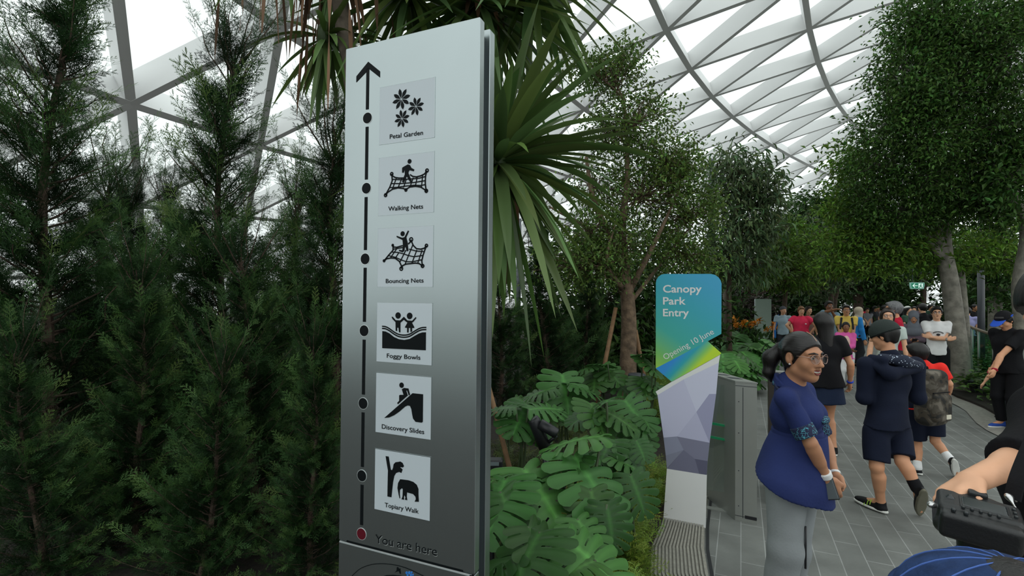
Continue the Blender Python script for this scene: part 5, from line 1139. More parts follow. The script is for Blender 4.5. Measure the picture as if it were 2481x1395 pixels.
def top_prims(J, infl=.018, sleeve=.6, hem=-.06, w=1., flare=0., bust=0., sl_r=.018, neckr=None):
    """garment round the torso; sleeve in upper-arm lengths (over 1 goes on down the forearm)"""
    s = J['H'] / 1.70; fw, lf = J['fw'], J['lf']; i = infl; up = np.array([0, 0, 1.]); hz = [(J['pelvis'] + up * hem * s, -up)]; mid = (J['pelvis'] + J['chest']) / 2; pl_ = J['pelvis'] + up * (hem - .05) * s
    o = [rc(pl_ + lf * d * .066 * s * w, mid + lf * d * .012 * s, (.122 + flare) * s * w + i, .102 * s * w + i, .05, (fw, .94), hz) for d in (1, -1)] + [rc(mid, J['chest'], .110 * s * w + i, .128 * s * w + i, .05, (fw, .74), hz), rc(J['chest'] - lf * .05 * s, J['chest'] + lf * .05 * s, .105 * s * w + i, .105 * s * w + i, .05, (fw, .84), hz),
         rc(J['neck'] * .62 + J['chest'] * .38, J['shL'], .056 * s + i * .6, .040 * s + i * .7, .025), rc(J['neck'] * .62 + J['chest'] * .38, J['shR'], .056 * s + i * .6, .040 * s + i * .7, .025), rc(J['chest'] * .5 + J['neck'] * .5, J['neck'] - (J['neck'] - J['chest']) * .08, .07 * s + i, .058 * s + i * .5, .04)]
    if bust: o += [ell(J['chest'] + fw * .075 * s + lf * d * .06 * s - up * .02, [lf, fw, up], (.062 * s, .06 * s, .06 * s), .04) for d in (1, -1)]
    for n in 'LR':
        sh, el, wr = J['sh' + n], J['el' + n], J['wr' + n]
        if sleeve <= 1:
            e = sh + (el - sh) * sleeve; o.append(rc(sh, e + (el - sh) * .1, .045 * s * w + i, .042 * s * w + sl_r + .004, .025, None, [(e, el - sh)]))
        else:
            e = el + (wr - el) * (sleeve - 1); o += [rc(sh, el, .045 * s * w + i, .040 * s + sl_r, .025), rc(el, e + (wr - el) * .06, .044 * s + sl_r, .034 * s + sl_r, .02, None, [(e, wr - el)])]
    return o
def leg_prims(J, length=1., infl=.016, w=1., flare=0., waist=.06):
    """trousers / shorts: length 1 reaches the ankle, .5 the knee"""
    s = J['H'] / 1.70; up = np.array([0, 0, 1.]); fw, lf = J['fw'], J['lf']; o = [rc(J['pelvis'] - lf * .03 * s, J['pelvis'] + lf * .03 * s, .115 * s * w + infl, .115 * s * w + infl, .05, (fw, .8), [(J['pelvis'] + up * waist * s, up)])]
    for n in 'LR':
        h_, k, a = J['hp' + n], J['kn' + n], J['an' + n]
        if length <= .5:
            e = h_ + (k - h_) * length * 2; o.append(rc(h_, e + (k - h_) * .1, .084 * s * w + infl, .058 * s * w + infl + flare, .03, None, [(e, k - h_)]))
        else:
            e = k + (a - k) * (length - .5) * 2; o += [rc(h_, k, .084 * s * w + infl, .055 * s + infl + flare * .5, .03), rc(k, e + (a - k) * .06, .055 * s + infl + flare * .5, .040 * s + infl + flare, .03, None, [(e, a - k)])]
    return o
def skirt_prims(J, hem=-.35, infl=.02, w=1., flare=.02, waist=.08):
    s = J['H'] / 1.70; up = np.array([0, 0, 1.]); fw = J['fw']; b = J['pelvis'] + up * hem * s
    return [rc(J['pelvis'] + up * .05 * s + J['lf'] * d * .03 * s, b - up * .03 + J['lf'] * d * .055 * s * w, .108 * s * w + infl, .102 * s * w + infl + flare, .03, (fw, .86), [(b, -up), (J['pelvis'] + up * waist * s, up)]) for d in (1, -1)]
def shoe(J, n, par, h, upper=None, sole=None, accent=None):
    s = J['H'] / 1.70; an, toe = J['an' + n], J['toe' + n]; d = toe - an; up = J.get('fu' + n, np.array([0, 0, 1.])); d = d - up * (d @ up); L = np.linalg.norm(d); d = nrm(d); x = np.cross(d, up); bz = J.get('bz' + n, an - up * .078 * s)
    c = bz + d * L * .36; X = [x, d, up]; hl_ = (L + .07 * s) / 2 + .008; hz = [(bz + up * .016 * s, -up)]
    o = [ell(c + d * .015 * s + up * .028 * s, X, (.044 * s, hl_, .040 * s), .02, hz), rc(bz + up * .035 * s, an + up * .0 * s, .042 * s, .041 * s, .02, None, hz + [(an + up * .025 * s, up)])]
    vol('shoe', o, h, upper or M_shoe, par)
    so = [ell(c + d * .015 * s + up * .012 * s, X, (.048 * s, hl_ + .006, .05 * s), .01, [(bz + up * .024 * s, up), (bz + up * .001, -up)])]
    vol('shoe_sole', so, h, sole or M_sole, par)
def person(label, J, group=None):
    b = (J['anL'] + J['anR']) / 2 if 'anL' in J else J['pelvis']; return thing('person', label, 'person', (b[0], b[1], 0.), group)
def simple(label, J, skin, topc, botc, h=.014, hairs=('short', M_hair), sleeve=.55, hem=-.06, w=1., bottom='trousers', face=True, shoes=None, glasses=None, curl=.5, blen=None, wr=True, sole=None, group=None, tw=None):
    t = person(label, J, group); s = J['H'] / 1.7
    vol('body', body_prims(J, w, hcurl=curl), h, skin, t)
    vol('shirt', top_prims(J, .018, sleeve, hem, w), h, topc, t, wrinkle=(.004, 28, 3) if wr else None)
    if bottom == 'trousers': vol('trousers', leg_prims(J, blen or .97, .018, w), h, botc, t)
    elif bottom == 'shorts': vol('shorts', leg_prims(J, blen or .46, .026, w, .012), h, botc, t)
    elif bottom == 'skirt': vol('skirt', skirt_prims(J, blen or -.35, w=w), h, botc, t)
    if hairs[0] != 'none': hair(J, s, hairs[0], h * .8, hairs[1], t)
    if face: face_parts(J, s, t, glasses=glasses, detail=h < .013)
    if bottom:
        for n in 'LR': shoe(J, n, t, h, shoes, sole)
    return t
def Jset(J, **kw):
    J.update({k: A_(v) for k, v in kw.items()}); return J
def headdir(J, hf, roll=0.):
    f = nrm(hf); l = nrm(np.cross([0, 0, 1.], f)); l = l * 1.0; u_ = np.cross(f, l); u_ = u_ if u_[2] > 0 else -u_; J['hf'], J['hl'], J['hu'] = f, np.cross(u_, f) * -1, u_; J['hl'] = nrm(np.cross(u_, f)); return J
# ------------------------------------------------------------------ the people of the photograph
def at(px, Y): return P(px, 720, Y)[0], Y
UP = np.array([0, 0, 1.])
def printmat(name, base, line, scale, width=.05, specks=False, amount=.5):
    m = bpy.data.materials.new(name); m.use_nodes = True; n = m.node_tree.nodes; l = m.node_tree.links; b = n['Principled BSDF']; b.inputs['Roughness'].default_value = .8
    t = n.new('ShaderNodeTexCoord'); v = n.new('ShaderNodeTexVoronoi'); v.inputs['Scale'].default_value = scale; v.feature = 'F1' if specks else 'DISTANCE_TO_EDGE'
    l.new(t.outputs['Object'], v.inputs['Vector']); r = n.new('ShaderNodeMath'); r.operation = 'LESS_THAN'; r.inputs[1].default_value = width; l.new(v.outputs['Distance'], r.inputs[0])
    nz = n.new('ShaderNodeTexNoise'); nz.inputs['Scale'].default_value = scale * .22; l.new(t.outputs['Object'], nz.inputs['Vector']); g = n.new('ShaderNodeMath'); g.operation = 'GREATER_THAN'; g.inputs[1].default_value = amount; l.new(nz.outputs[0], g.inputs[0])
    mu = n.new('ShaderNodeMath'); mu.operation = 'MULTIPLY'; l.new(r.outputs[0], mu.inputs[0]); l.new(g.outputs[0], mu.inputs[1])
    mx = n.new('ShaderNodeMix'); mx.data_type = 'RGBA'; l.new(mu.outputs[0], mx.inputs[0]); mx.inputs[6].default_value = (*base, 1); mx.inputs[7].default_value = (*line, 1); l.new(mx.outputs[2], b.inputs['Base Color']); return m
def camo(name, cols, scale):
    m = bpy.data.materials.new(name); m.use_nodes = True; n = m.node_tree.nodes; l = m.node_tree.links; b = n['Principled BSDF']; b.inputs['Roughness'].default_value = .85
    t = n.new('ShaderNodeTexCoord'); nz = n.new('ShaderNodeTexNoise'); nz.inputs['Scale'].default_value = scale; nz.inputs['Detail'].default_value = 2; nz.inputs['Distortion'].default_value = .6; l.new(t.outputs['Object'], nz.inputs['Vector'])
    r = n.new('ShaderNodeValToRGB'); r.color_ramp.interpolation = 'CONSTANT'; l.new(nz.outputs[0], r.inputs[0]); l.new(r.outputs[0], b.inputs['Base Color'])
    while len(r.color_ramp.elements) < len(cols): r.color_ramp.elements.new(.5)
    for e, (p, c) in zip(r.color_ramp.elements, cols): e.position = p; e.color = (*c, 1)
    return m
NAVYB = cloth('royal_navy', (30, 39, 78)); DNAVY = cloth('dark_navy', (14, 19, 34)); BLACK = cloth('black', (13, 13, 16)); DENIM = cloth('dark_denim', (24, 33, 52)); GREYT = cloth('grey_trouser', (112, 116, 118)); WHITE = cloth('white', (196, 198, 198)); CHAR = cloth('charcoal', (38, 40, 44))
CYAN = printmat('cyan_network_print', (.010, .016, .055), (.10, .42, .52), 70, .035, False, .47); STAR = printmat('star_speck_print', (.008, .014, .035), (.55, .62, .75), 55, .22, True, .5)

# --- woman in the navy shirt
J = dict(H=1.62); fw = nrm([.72, -.69, 0]); lf = np.cross(UP, fw); J.update(fw=fw, lf=lf)
shc = P(1926, 955, 2.5)
Jset(J, pelvis=P(1918, 1150, 2.52), chest=P(1927, 995, 2.52), neck=P(1914, 925, 2.51), head=P(1943, 862, 2.46), shR=shc - lf * .15, shL=shc + lf * .15, elR=P(1964, 1074, 2.33), wrR=P(2006, 1163, 2.36), elL=P(1998, 1070, 2.60), wrL=P(2023, 1150, 2.46),
     hpR=P(1905, 1170, 2.45), hpL=P(1938, 1170, 2.58), knR=P(1903, 1330, 2.42), knL=P(1922, 1330, 2.56))
J['anR'] = A_([J['knR'][0] - .02, 2.5, .08]); J['anL'] = A_([J['knL'][0] - .02, 2.62, .08]); J['toeR'] = J['anR'] + fw * .17 - UP * .05; J['toeL'] = J['anL'] + fw * .17 - UP * .05
headdir(J, (.34, -.94, -.03))
J['hdR'] = nrm(P(2032, 1220, 2.36) - J['wrR']); J['pnR'] = nrm(lf * .8 - fw * .5); J['thR'] = fw; J['hdL'] = nrm(P(2018, 1215, 2.42) - J['wrL']); J['pnL'] = nrm(-lf + fw * -.3); J['thL'] = fw; J['curlR'] = .8; J['curlL'] = .9; J['aw'] = .84
t = person('smiling woman with glasses and ponytail in a navy blue short-sleeved shirt and grey trousers', J); s = .96
vol('body', body_prims(J, .86, smile=True), .005, SK_TAN, t)
face_parts(J, .953, t, smile=True, lips=M_lipred, glasses=mat('rose_gold_frame', (.45, .3, .25), .3, metal=.7))
hair(J, .953, 'pony', .005, M_hairp, t, .010)
tie = P(1893, 843, 2.56)
vol('ponytail', [rc(P(1908, 838, 2.54), tie, .03, .022, .02), rc(tie, P(1868, 866, 2.58), .028, .036, .03), rc(P(1868, 866, 2.58), P(1862, 902, 2.58), .036, .026, .03), rc(P(1862, 902, 2.58), P(1868, 922, 2.58), .026, .008, .02)], .006, M_hair, t)
c, f, u_, l = J['head'], J['hf'], J['hu'], J['hl']; q3 = lambda a, b, d: c + (l * a + f * b + u_ * d) * .953
MB().tube([q3(.004, .078, .086), q3(.004, .055, .112), q3(.004, .02, .1275)], .0010, 5).build('hair_parting', SK_LIGHT, t)
ear = min((q3(.08, -.004, -.04), q3(-.08, -.004, -.04)), key=lambda p: np.linalg.norm(p[:2])); b = MB(); b.lathe([(.0005, -.005), (.004, -.003), (.005, 0), (.004, .003), (.0005, .005)], 10, ear); b.build('earring', M_white, t, True)
waist = J['pelvis'] * .42 + J['chest'] * .58; waist = P(1931, 1052, 2.52)
ax2 = lf
wc = waist - lf * .0; sh = [rc(waist, J['chest'] - UP * .02, .112, .122, .05, (fw, .9)), rc(J['chest'] - lf * .05, J['chest'] + lf * .05, .100, .100, .05, (fw, .92)), rc(J['neck'] * .62 + J['chest'] * .38, J['shR'], .062, .047, .025), rc(J['neck'] * .62 + J['chest'] * .38, J['shL'], .062, .047, .025), rc(J['chest'] * .5 + J['neck'] * .5, J['neck'] - UP * .01, .08, .062, .04)]
sh += [ell(J['chest'] + fw * .075 + lf * d * .055 - UP * .015, [lf, fw, UP], (.056, .056, .056), .04) for d in (1, -1)]
for n, e in (('R', .84), ('L', .84)):
    a, b_ = J['sh' + n], J['el' + n]; cc = a + (b_ - a) * e; sh.append(rc(a, cc + (b_ - a) * .1, .046, .048, .025, None, [(cc, b_ - a)]))
vol('shirt', sh, .0065, NAVYB, t, cuts=[(waist - UP * .02, -UP)], wrinkle=(.0028, 34, 5))
pb = P(1912, 1195, 2.52)
vol('shirt_peplum', [rc(waist + UP * .01, pb - UP * .04, .118, .222, .03, (fw, .96)), rc(waist, J['hpR'] - UP * .02, .10, .15, .04), rc(waist, J['hpL'] - UP * .02, .10, .15, .04)], .0065, NAVYB, t, cuts=[(P(1842, 1122, 2.6), nrm(-UP * 1.0 - fw * .42)), (waist + UP * .01, UP)], wrinkle=(.007, 16, 8))
vol('sash_belt', [rc(waist + UP * .06, waist - UP * .08, .122, .130, .02, (fw, .93), [(waist + UP * .03, UP), (waist - UP * .035, -UP)])], .006, NAVYB, t, wrinkle=(.002, 40, 4))
for n in 'RL':
    a, b_ = J['sh' + n], J['el' + n]; d = nrm(b_ - a); vol('printed_cuff', [rc(a + (b_ - a) * .6, a + (b_ - a) * .98, .0515, .0520, .01, None, [(a + (b_ - a) * .86, d), (a + (b_ - a) * .60, -d)])], .006, CYAN, t)
vol('collar', [rc(J['neck'] - UP * .03, J['neck'] + UP * .045 + f * .0, .084, .068, .02, None, [(J['neck'] + UP * .035 - fw * .06, nrm(UP + fw * .75)), (J['neck'] - UP * .02, -UP)])], .005, NAVYB, t)
vol('collar_print', [rc(J['neck'] - UP * .03, J['neck'] + UP * .045, .0865, .0705, .02, None, [(J['neck'] - UP * .002 - fw * .06, nrm(UP + fw * .75)), (J['neck'] - UP * .02 - fw * .06, nrm(-UP - fw * .75))])], .005, CYAN, t)
pk = J['chest'] + fw * .135 - UP * .02 - lf * .02
vol('printed_pocket', [ell(pk, [lf, fw, UP], (.05, .018, .02), .01)], .005, CYAN, t)
vol('trousers', leg_prims(J, .97, .018, .92, .010, .07), .008, GREYT, t, wrinkle=(.004, 26, 6))
for n in 'LR': shoe(J, n, t, .012)
w0, d = J['wrR'], nrm(J['wrR'] - J['elR']); vol('wrist_plaster', [rc(w0 - d * .06, w0 + d * .0, .0305, .0260, .002, None, [(w0 - d * .016, d), (w0 - d * .046, -d)])], .004, WHITE, t)
w0, d = J['wrL'], nrm(J['wrL'] - J['elL']); vol('wristband', [rc(w0 - d * .04, w0 + d * .01, .0290, .0250, .002, None, [(w0 - d * .004, d), (w0 - d * .016, -d)])], .004, WHITE, t)
ph = P(2012, 1192, 2.34); tp = thing('mobile_phone', 'black phone held low in both hands by the woman in navy blue', 'phone', tuple(ph)); px_ = nrm(J['hdR'] * .9 - lf * .3); X = [np.cross(px_, lf), px_, np.cross(np.cross(px_, lf), px_) * -1]
vol('case', [rbox(ph - px_ * .02, X, (.030, .055, .005), .004)], .0025, M_black, tp); vol('screen', [rbox(ph - px_ * .02 + X[2] * .0045, X, (.027, .051, .0022), .002)], .002, mat('phone_glass', (.12, .14, .15), .1), tp)
st_ = P(1952, 1272, 2.38); o = MB().tube([P(1952, 1275, 2.38), P(1951.5, 1377, 2.38)], .0052, 8).build('strap', M_black, None, True, origin=P(1951.5, 1377, 2.38)); tag(o, 'thin straight black strap hanging beside the grey trousers of the woman in navy', 'strap')

# --- boy in the navy hoodie, walking away with bowed head
J = dict(H=1.62); fw = nrm([-.25, .97, 0]); lf = np.cross(UP, fw); J.update(fw=fw, lf=lf)
Jset(J, pelvis=P(2148, 1025, 4.15), chest=P(2157, 925, 4.17), neck=P(2156, 858, 4.18), head=P(2142, 812, 4.22), shL=P(2100, 884, 4.15), shR=P(2217, 886, 4.22), elL=P(2094, 962, 4.16), elR=P(2222, 962, 4.2), wrL=P(2110, 940, 4.36), wrR=P(2180, 950, 4.42),
     hpL=P(2124, 1045, 4.14), hpR=P(2176, 1045, 4.18), knL=P(2124, 1130, 4.08), knR=P(2186, 1118, 4.06), anL=[3.10, 4.17, .085], toeL=[3.045, 4.37, .02], anR=P(2222, 1182, 3.98), toeR=[3.37, 4.10, .02])
J['fuR'] = nrm([-.1, .8, .55]); J['bzR'] = J['anR'] - J['fuR'] * .07; headdir(J, (-.55, .83, -.2)); J['hdL'] = nrm([.4, .8, .2]); J['hdR'] = nrm([-.6, .7, .2])
t = person('boy in navy hoodie with starry hood, dark cap and navy shorts walking away', J); s = 1.0
vol('body', body_prims(J, .95), .008, SK_MID, t); hair(J, .97, 'short', .009, M_hair, t, .008)
vol('hoodie', top_prims(J, .026, 1.95, -.03, .98, .0, sl_r=.022), .009, DNAVY, t, wrinkle=(.006, 22, 7))
vol('hood', [rc(P(2105, 880, 4.12), P(2155, 905, 4.02), .03, .05, .04), rc(P(2155, 905, 4.02), P(2222, 892, 4.08), .05, .036, .04), rc(P(2112, 866, 4.14), P(2140, 872, 4.06), .03, .04, .04)], .008, DNAVY, t, wrinkle=(.005, 26, 9))
vol('hood_lining', [rc(P(2136, 866, 4.10), P(2190, 876, 4.04), .034, .046, .04), rc(P(2190, 876, 4.04), P(2226, 886, 4.07), .046, .036, .04)], .008, STAR, t)
vol('shorts', leg_prims(J, .43, .022, .95, .018, .05), .009, DNAVY, t, wrinkle=(.004, 22, 3))
c, f, u_, l = J['head'], J['hf'], J['hu'], J['hl']; X = [l, f, u_]
vol('cap', [ell(c + u_ * .028 - f * .01, X, (.096, .117, .108), .01, [(c + u_ * .012 - f * .02, nrm(-u_ + f * -.25))])], .007, cloth('dark_green_grey', (38, 44, 42)), t)
vol('cap_band', [ell(c + u_ * .022 - f * .01, X, (.0985, .1195, .108), .01, [(c + u_ * .016 - f * .02, nrm(-u_ - f * .25)), (c + u_ * .022 - f * .02, nrm(u_ + f * .25))])], .005, BLACK, t)
for n in 'LR':
    shoe(J, n, t, .007, None, M_sole if n == 'L' else cloth('worn_sole', (92, 90, 78)))
an = J['anR']; vol('sock', [rc(an - UP * .0, an + nrm(J['knR'] - an) * .055, .046, .044, .01)], .007, BLACK, t)
b = MB(); an, toe = J['anL'], J['toeL']; dd = nrm((toe - an) * [1, 1, 0]); xx = np.cross(dd, UP)
for k in range(3):
    p = an + dd * (.06 + .026 * k) - UP * (.012 + .012 * k)
    b.tube(spline([p - xx * .046 - UP * .028, p - xx * .030 + UP * .006, p + UP * .014, p + xx * .030 + UP * .006, p + xx * .046 - UP * .028], 4), .0035, 5)
b.build('lime_lacing', mat('lime_stripe', (.35, .6, .05), .5), t, True)

# --- woman in black with long hair, seen from behind
x, y = at(1996, 5.74); J = stand(x, y, 1.62, math.pi - .15, rh=(-.185, .03, .50), lh=(.17, .03, .47), step=.0, head=(.2, 0))
J['anR'] = J['anR'] + J['fw'] * -.05; J['curlR'] = .7
t = person('woman with long black hair in a black T-shirt and dark denim skirt seen from behind', J)
vol('body', body_prims(J, 1.12), .011, SK_MID, t); vol('shirt', top_prims(J, .026, .62, -.09, 1.2), .011, BLACK, t, wrinkle=(.005, 22, 2)); vol('skirt', skirt_prims(J, -.29, .022, 1.2, .025), .011, DENIM, t); hair(J, .97, 'long', .011, M_hair, t, .02)
for n in 'LR': shoe(J, n, t, .01)
w0, d = J['wrR'], nrm(J['wrR'] - J['elR']); vol('wristband', [rc(w0 - d * .04, w0, .036, .032, .004, None, [(w0 - d * .008, d), (w0 - d * .03, -d)])], .006, cloth('bright_blue', (35, 60, 160)), t)

# --- child with the camouflage backpack
x, y = at(2238, 5.1); J = stand(x, y, 1.36, math.pi - .35)
Jset(J, anR=P(2300, 1110, 4.9), knR=P(2266, 1068, 5.05), toeR=P(2322, 1158, 5.02), anL=[P(2223, 1130, 5.08)[0], 5.08, .07], toeL=[P(2223, 1130, 5.08)[0] - .02, 5.26, .02], knL=P(2222, 1078, 5.16), elR=P(2300, 930, 5.0), wrR=P(2296, 965, 5.15), head=P(2222, 856, 5.16))
J['fuR'] = nrm([-.2, .8, .5]); J['bzR'] = J['anR'] - J['fuR'] * .06; headdir(J, (-.3, .95, -.1))
t = person('child in a red T-shirt and navy shorts running away with a camouflage backpack', J)
vol('body', body_prims(J, .95), .009, SK_MID, t); vol('shirt', top_prims(J, .022, .75, -.08), .009, cloth('bright_red', (205, 38, 32)), t, wrinkle=(.004, 26, 2)); vol('shorts', leg_prims(J, .42, .026, 1., .012), .009, DNAVY, t); hair(J, .88, 'short', .009, M_hair, t, .016)
for n in 'LR':
    shoe(J, n, t, .007); an = J['an' + n]; vol('sock', [rc(an, an + nrm(J['kn' + n] - an) * .05, .040, .036, .01)], .007, WHITE, t)
bc = P(2256, 962, 4.86); bf = nrm([-.33, .94, 0]); bl = np.cross(UP, bf); X = [bl, bf, UP]
tb = thing('backpack', 'brown and grey camouflage backpack worn by the running child', 'bag', tuple(bc - UP * .28)); CAM = camo('camouflage', [(0, (.012, .011, .009)), (.44, (.045, .035, .024)), (.52, (.075, .065, .05)), (.60, (.14, .12, .095))], 9)
vol('main_bag', [rbox(bc, X, (.155, .09, .27), .07, .03)], .008, CAM, tb, wrinkle=(.006, 16, 4)); vol('front_pocket', [rbox(bc - bf * .08 - UP * .09, X, (.125, .04, .13), .035, .02)], .008, CAM, tb)
vol('top_handle', [rc(bc + UP * .25 - bl * .03 + bf * .04, bc + UP * .285 + bf * .04, .01, .01), rc(bc + UP * .285 + bf * .04, bc + UP * .25 + bl * .03 + bf * .04, .01, .01)], .005, BLACK, tb)
vol('zip', [rbox(bc - bf * .088 + UP * .06, X, (.12, .006, .005), .003)], .003, BLACK, tb); vol('label_patch', [rbox(bc - bf * .118 - UP * .17 - bl * .05, X, (.035, .006, .022), .003)], .003, cloth('cream_patch', (170, 165, 150)), tb)
for d in (1, -1): vol('shoulder_strap', [rc(bc + bl * d * .09 + UP * .2 + bf * .07, bc + bl * d * .11 + UP * .24 + bf * .16, .022, .022), rc(bc + bl * d * .11 + UP * .24 + bf * .16, bc + bl * d * .12 + UP * .05 + bf * .24, .022, .02)], .008, BLACK, tb)

# --- young man with crossed arms
x, y = at(2268, 9.25); J = stand(x, y, 1.67, -.5, lh=(-.075, .115, .655), rh=(.07, .135, .635), lel=(1, .25, -.9), rel=(-1, .25, -.9), head=(-.12, .0)); J['hdL'], J['hdR'] = nrm(-J['lf'] + UP * .25), nrm(J['lf'] + UP * .35); J['pnL'] = J['pnR'] = -J['fw']; J['thL'] = J['thR'] = UP
t = simple('young man with glasses in a white printed T-shirt and black shorts with arms crossed', J, SK_LIGHT, WHITE, BLACK, .010, ('short', M_hair), .62, -.12, .98, 'shorts', blen=.47, glasses=M_iris, shoes=M_shoe)
fb_ = J['chest'] + J['fw'] * .125; b = MB(); fx, lx_ = J['fw'], J['lf']
for k in range(9):
    a = (k - 4) * .17; c = fb_ + lx_ * math.sin(a) * .11 + UP * (math.cos(a) * .11 - .10) + fx * (.004 - .02 * abs(math.sin(a))); b.box(c, (.012, .006, .018), R=np.stack([lx_, fx, UP], 1))
b.build('chest_lettering', CHAR, t); vol('chest_emblem', [ell(fb_ - UP * .045, [lx_, fx, UP], (.03, .012, .022))], .006, CHAR, t)
w0, d = J['wrR'], nrm(J['wrR'] - J['elR']); vol('watch', [rc(w0 - d * .03, w0, .033, .03, .004, None, [(w0, d), (w0 - d * .03, -d)])], .006, mat('steel_watch', (.3, .3, .28), .3, metal=.6), t)

# --- man in black with cap at the right
x, y = at(2442, 6.9); J = stand(x, y, 1.66, -1.35, head=(0, .6)); Jset(J, elL=P(2424, 862, 6.72), wrL=P(2409, 898, 6.66), elR=P(2425, 865, 7.0), wrR=P(2402, 895, 6.85)); J['curlL'] = .7; J['head'] = J['head'] + J['fw'] * .03 - UP * .03
t = simple('man in black T-shirt and black cap with blue brim looking down at his hands', J, SK_MID, BLACK, BLACK, .010, ('short', M_hair), .62, -.1, 1.08, 'trousers', shoes=cloth('blue_sneaker', (36, 62, 130)))
c, f, u_, l = J['head'], J['hf'], J['hu'], J['hl']; X = [l, f, u_]
vol('cap', [ell(c + u_ * .035 - f * .01, X, (.092, .113, .10), .01, [(c + u_ * .04, -u_)])], .008, BLACK, t); vol('cap_brim', [rc(c + u_ * .048 + f * .07, c + u_ * .04 + f * .15, .075, .07, .01, (u_, .12))], .006, cloth('blue_brim', (34, 66, 150)), t)
vol('cap_badge', [ell(c + u_ * .055 - l * .0 + l * .088 - f * .04, X, (.008, .03, .012))], .005, cloth('blue_brim', (34, 66, 150)), t)
w0, d = J['wrL'], nrm(J['wrL'] - J['elL']); vol('wristband', [rc(w0 - d * .035, w0, .036, .032, .004, None, [(w0 - d * .0, d), (w0 - d * .028, -d)])], .006, cloth('dark_red_band', (120, 20, 36)), t)
x, y = at(2432, 7.5); J = stand(x, y, .98, -1.2, rh=(-.2, .14, .5)); simple('toddler in pink half hidden behind the man in black and cap', J, SK_LIGHT, cloth('hot_pink', (190, 50, 95)), CHAR, .012, ('short', M_hair), .9, -.05)

# --- photographer at the right edge with his camera
J = stand(1.57, 1.32, 1.80, -1.5, lh=(.16, .1, .55)); J['head'] = P(2602, 752, 1.30); J['neck'] = J['neck'] + J['fw'] * .03; headdir(J, (-.8, -.1, -.55))
Jset(J, elR=P(2525, 1090, 1.30), wrR=P(2352, 1167, 1.19), shR=[1.52, 1.40, 1.46]); J['hdR'] = nrm(P(2284, 1206, 1.165) - J['wrR']); J['pnR'] = nrm([-.2, -.35, -.9]); J['thR'] = [0, -1, .25]; J['curlR'] = .62; J['hscR'] = .88
t = person('photographer in black at the right edge with rolled sleeve holding a camera', J)
vol('body', body_prims(J, 1.05), .006, SK_LIGHT, t); vol('jacket', top_prims(J, .035, 1.42, -.15, 1.15, .02, sl_r=.024), .009, BLACK, t, wrinkle=(.005, 24, 4)); hair(J, 1.06, 'fringe', .008, M_hair, t, .02); vol('trousers', leg_prims(J, .97, .02, 1.1), .014, BLACK, t)
for n in 'LR': shoe(J, n, t, .014)
cc = P(2372, 1222, 1.10); ca_ = nrm([.77, -.62, -.08]); cn = nrm(np.array([-.06, -.1, 1.]) - ca_ * (np.array([-.06, -.1, 1.]) @ ca_)); cb_ = np.cross(cn, ca_); X = [ca_, cb_, cn]; W_ = lambda a, b, d: cc + ca_ * a + cb_ * b + cn * d
tc_ = thing('camera', 'black digital camera with battery grip and lens pointing down held by the photographer', 'camera', tuple(W_(0, 0, -.2))); CB = mat('camera_body_black', (.011, .012, .013), .42, bump=.2, bs=160); CG = mat('camera_gloss', (.02, .024, .026), .12)
vol('body', [rbox(W_(0, .0, -.03), X, (.070, .048, .030), .012, .008), rbox(W_(.0, .052, -.032), X, (.030, .014, .028), .012, .02), rc(W_(-.056, -.04, -.05), W_(-.056, .035, -.05), .018, .018, .012), rbox(W_(0, -.064, -.032), X, (.066, .017, .029), .011, .010)], .003, CB, tc_)
vol('lens', [rc(W_(.01, .0, -.05), W_(.01, .0, -.09), .040, .040, .005), rc(W_(.01, 0, -.09), W_(.01, 0, -.23), .037, .043, .006)], .004, CB, tc_)
vol('zoom_ring', [rc(W_(.01, 0, -.13), W_(.01, 0, -.17), .0425, .0425, .002)], .003, mat('ribbed_rubber', (.008, .008, .008), .7), tc_); vol('gold_ring', [rc(W_(.01, 0, -.186), W_(.01, 0, -.188), .0425, .0425, .001)], .0015, mat('gold_ring', (.35, .2, .06), .35, metal=.6), tc_)
vol('screen', [rbox(W_(.008, -.006, .0005), X, (.037, .026, .003), .0015)], .0015, CG, tc_); vol('screen_bezel', [rbox(W_(.008, -.006, -.001), X, (.041, .030, .003), .002)], .0015, CB, tc_)
vol('viewfinder', [rbox(W_(.0, .043, .004), X, (.017, .010, .008), .005)], .002, CB, tc_)
for k in range(5): vol('button', [rc(W_(-.028 + .014 * k, -.040, .0), W_(-.028 + .014 * k, -.040, .0025), .0034, .0034, .001)], .0012, CG, tc_)
for k in range(3): vol('button', [rc(W_(.056, -.02 + .018 * k, .0), W_(.056, -.02 + .018 * k, .0025), .0036, .0036, .001)], .0012, CG, tc_)
vol('control_dial', [rc(W_(-.048, .0, -.008), W_(-.048, .0, -.006), .0125, .0105, .001), rc(W_(-.048, .0, .0), W_(-.048, .0, .002), .005, .005, .001)], .0015, CG, tc_)
for k in range(2): vol('grip_button', [rc(W_(-.045 + .02 * k, -.066, .0), W_(-.045 + .02 * k, -.066, .002), .0045, .0045, .001)], .0012, CG, tc_)
vol('strap_lug', [rc(W_(-.068, -.02, -.02), W_(-.08, -.02, -.02), .002, .002), rc(W_(-.08, -.026, -.02), W_(-.08, -.014, -.02), .0028, .0028)], .002, mat('chrome', (.6, .6, .6), .2, metal=.9), tc_)
vol('strap_clip', [rc(W_(.07, .02, -.015), P(2446, 1205, 1.12), .0022, .0022), rc(P(2440, 1200, 1.12), P(2462, 1214, 1.13), .003, .003)], .002, mat('chrome', (.6, .6, .6), .2, metal=.9), tc_)
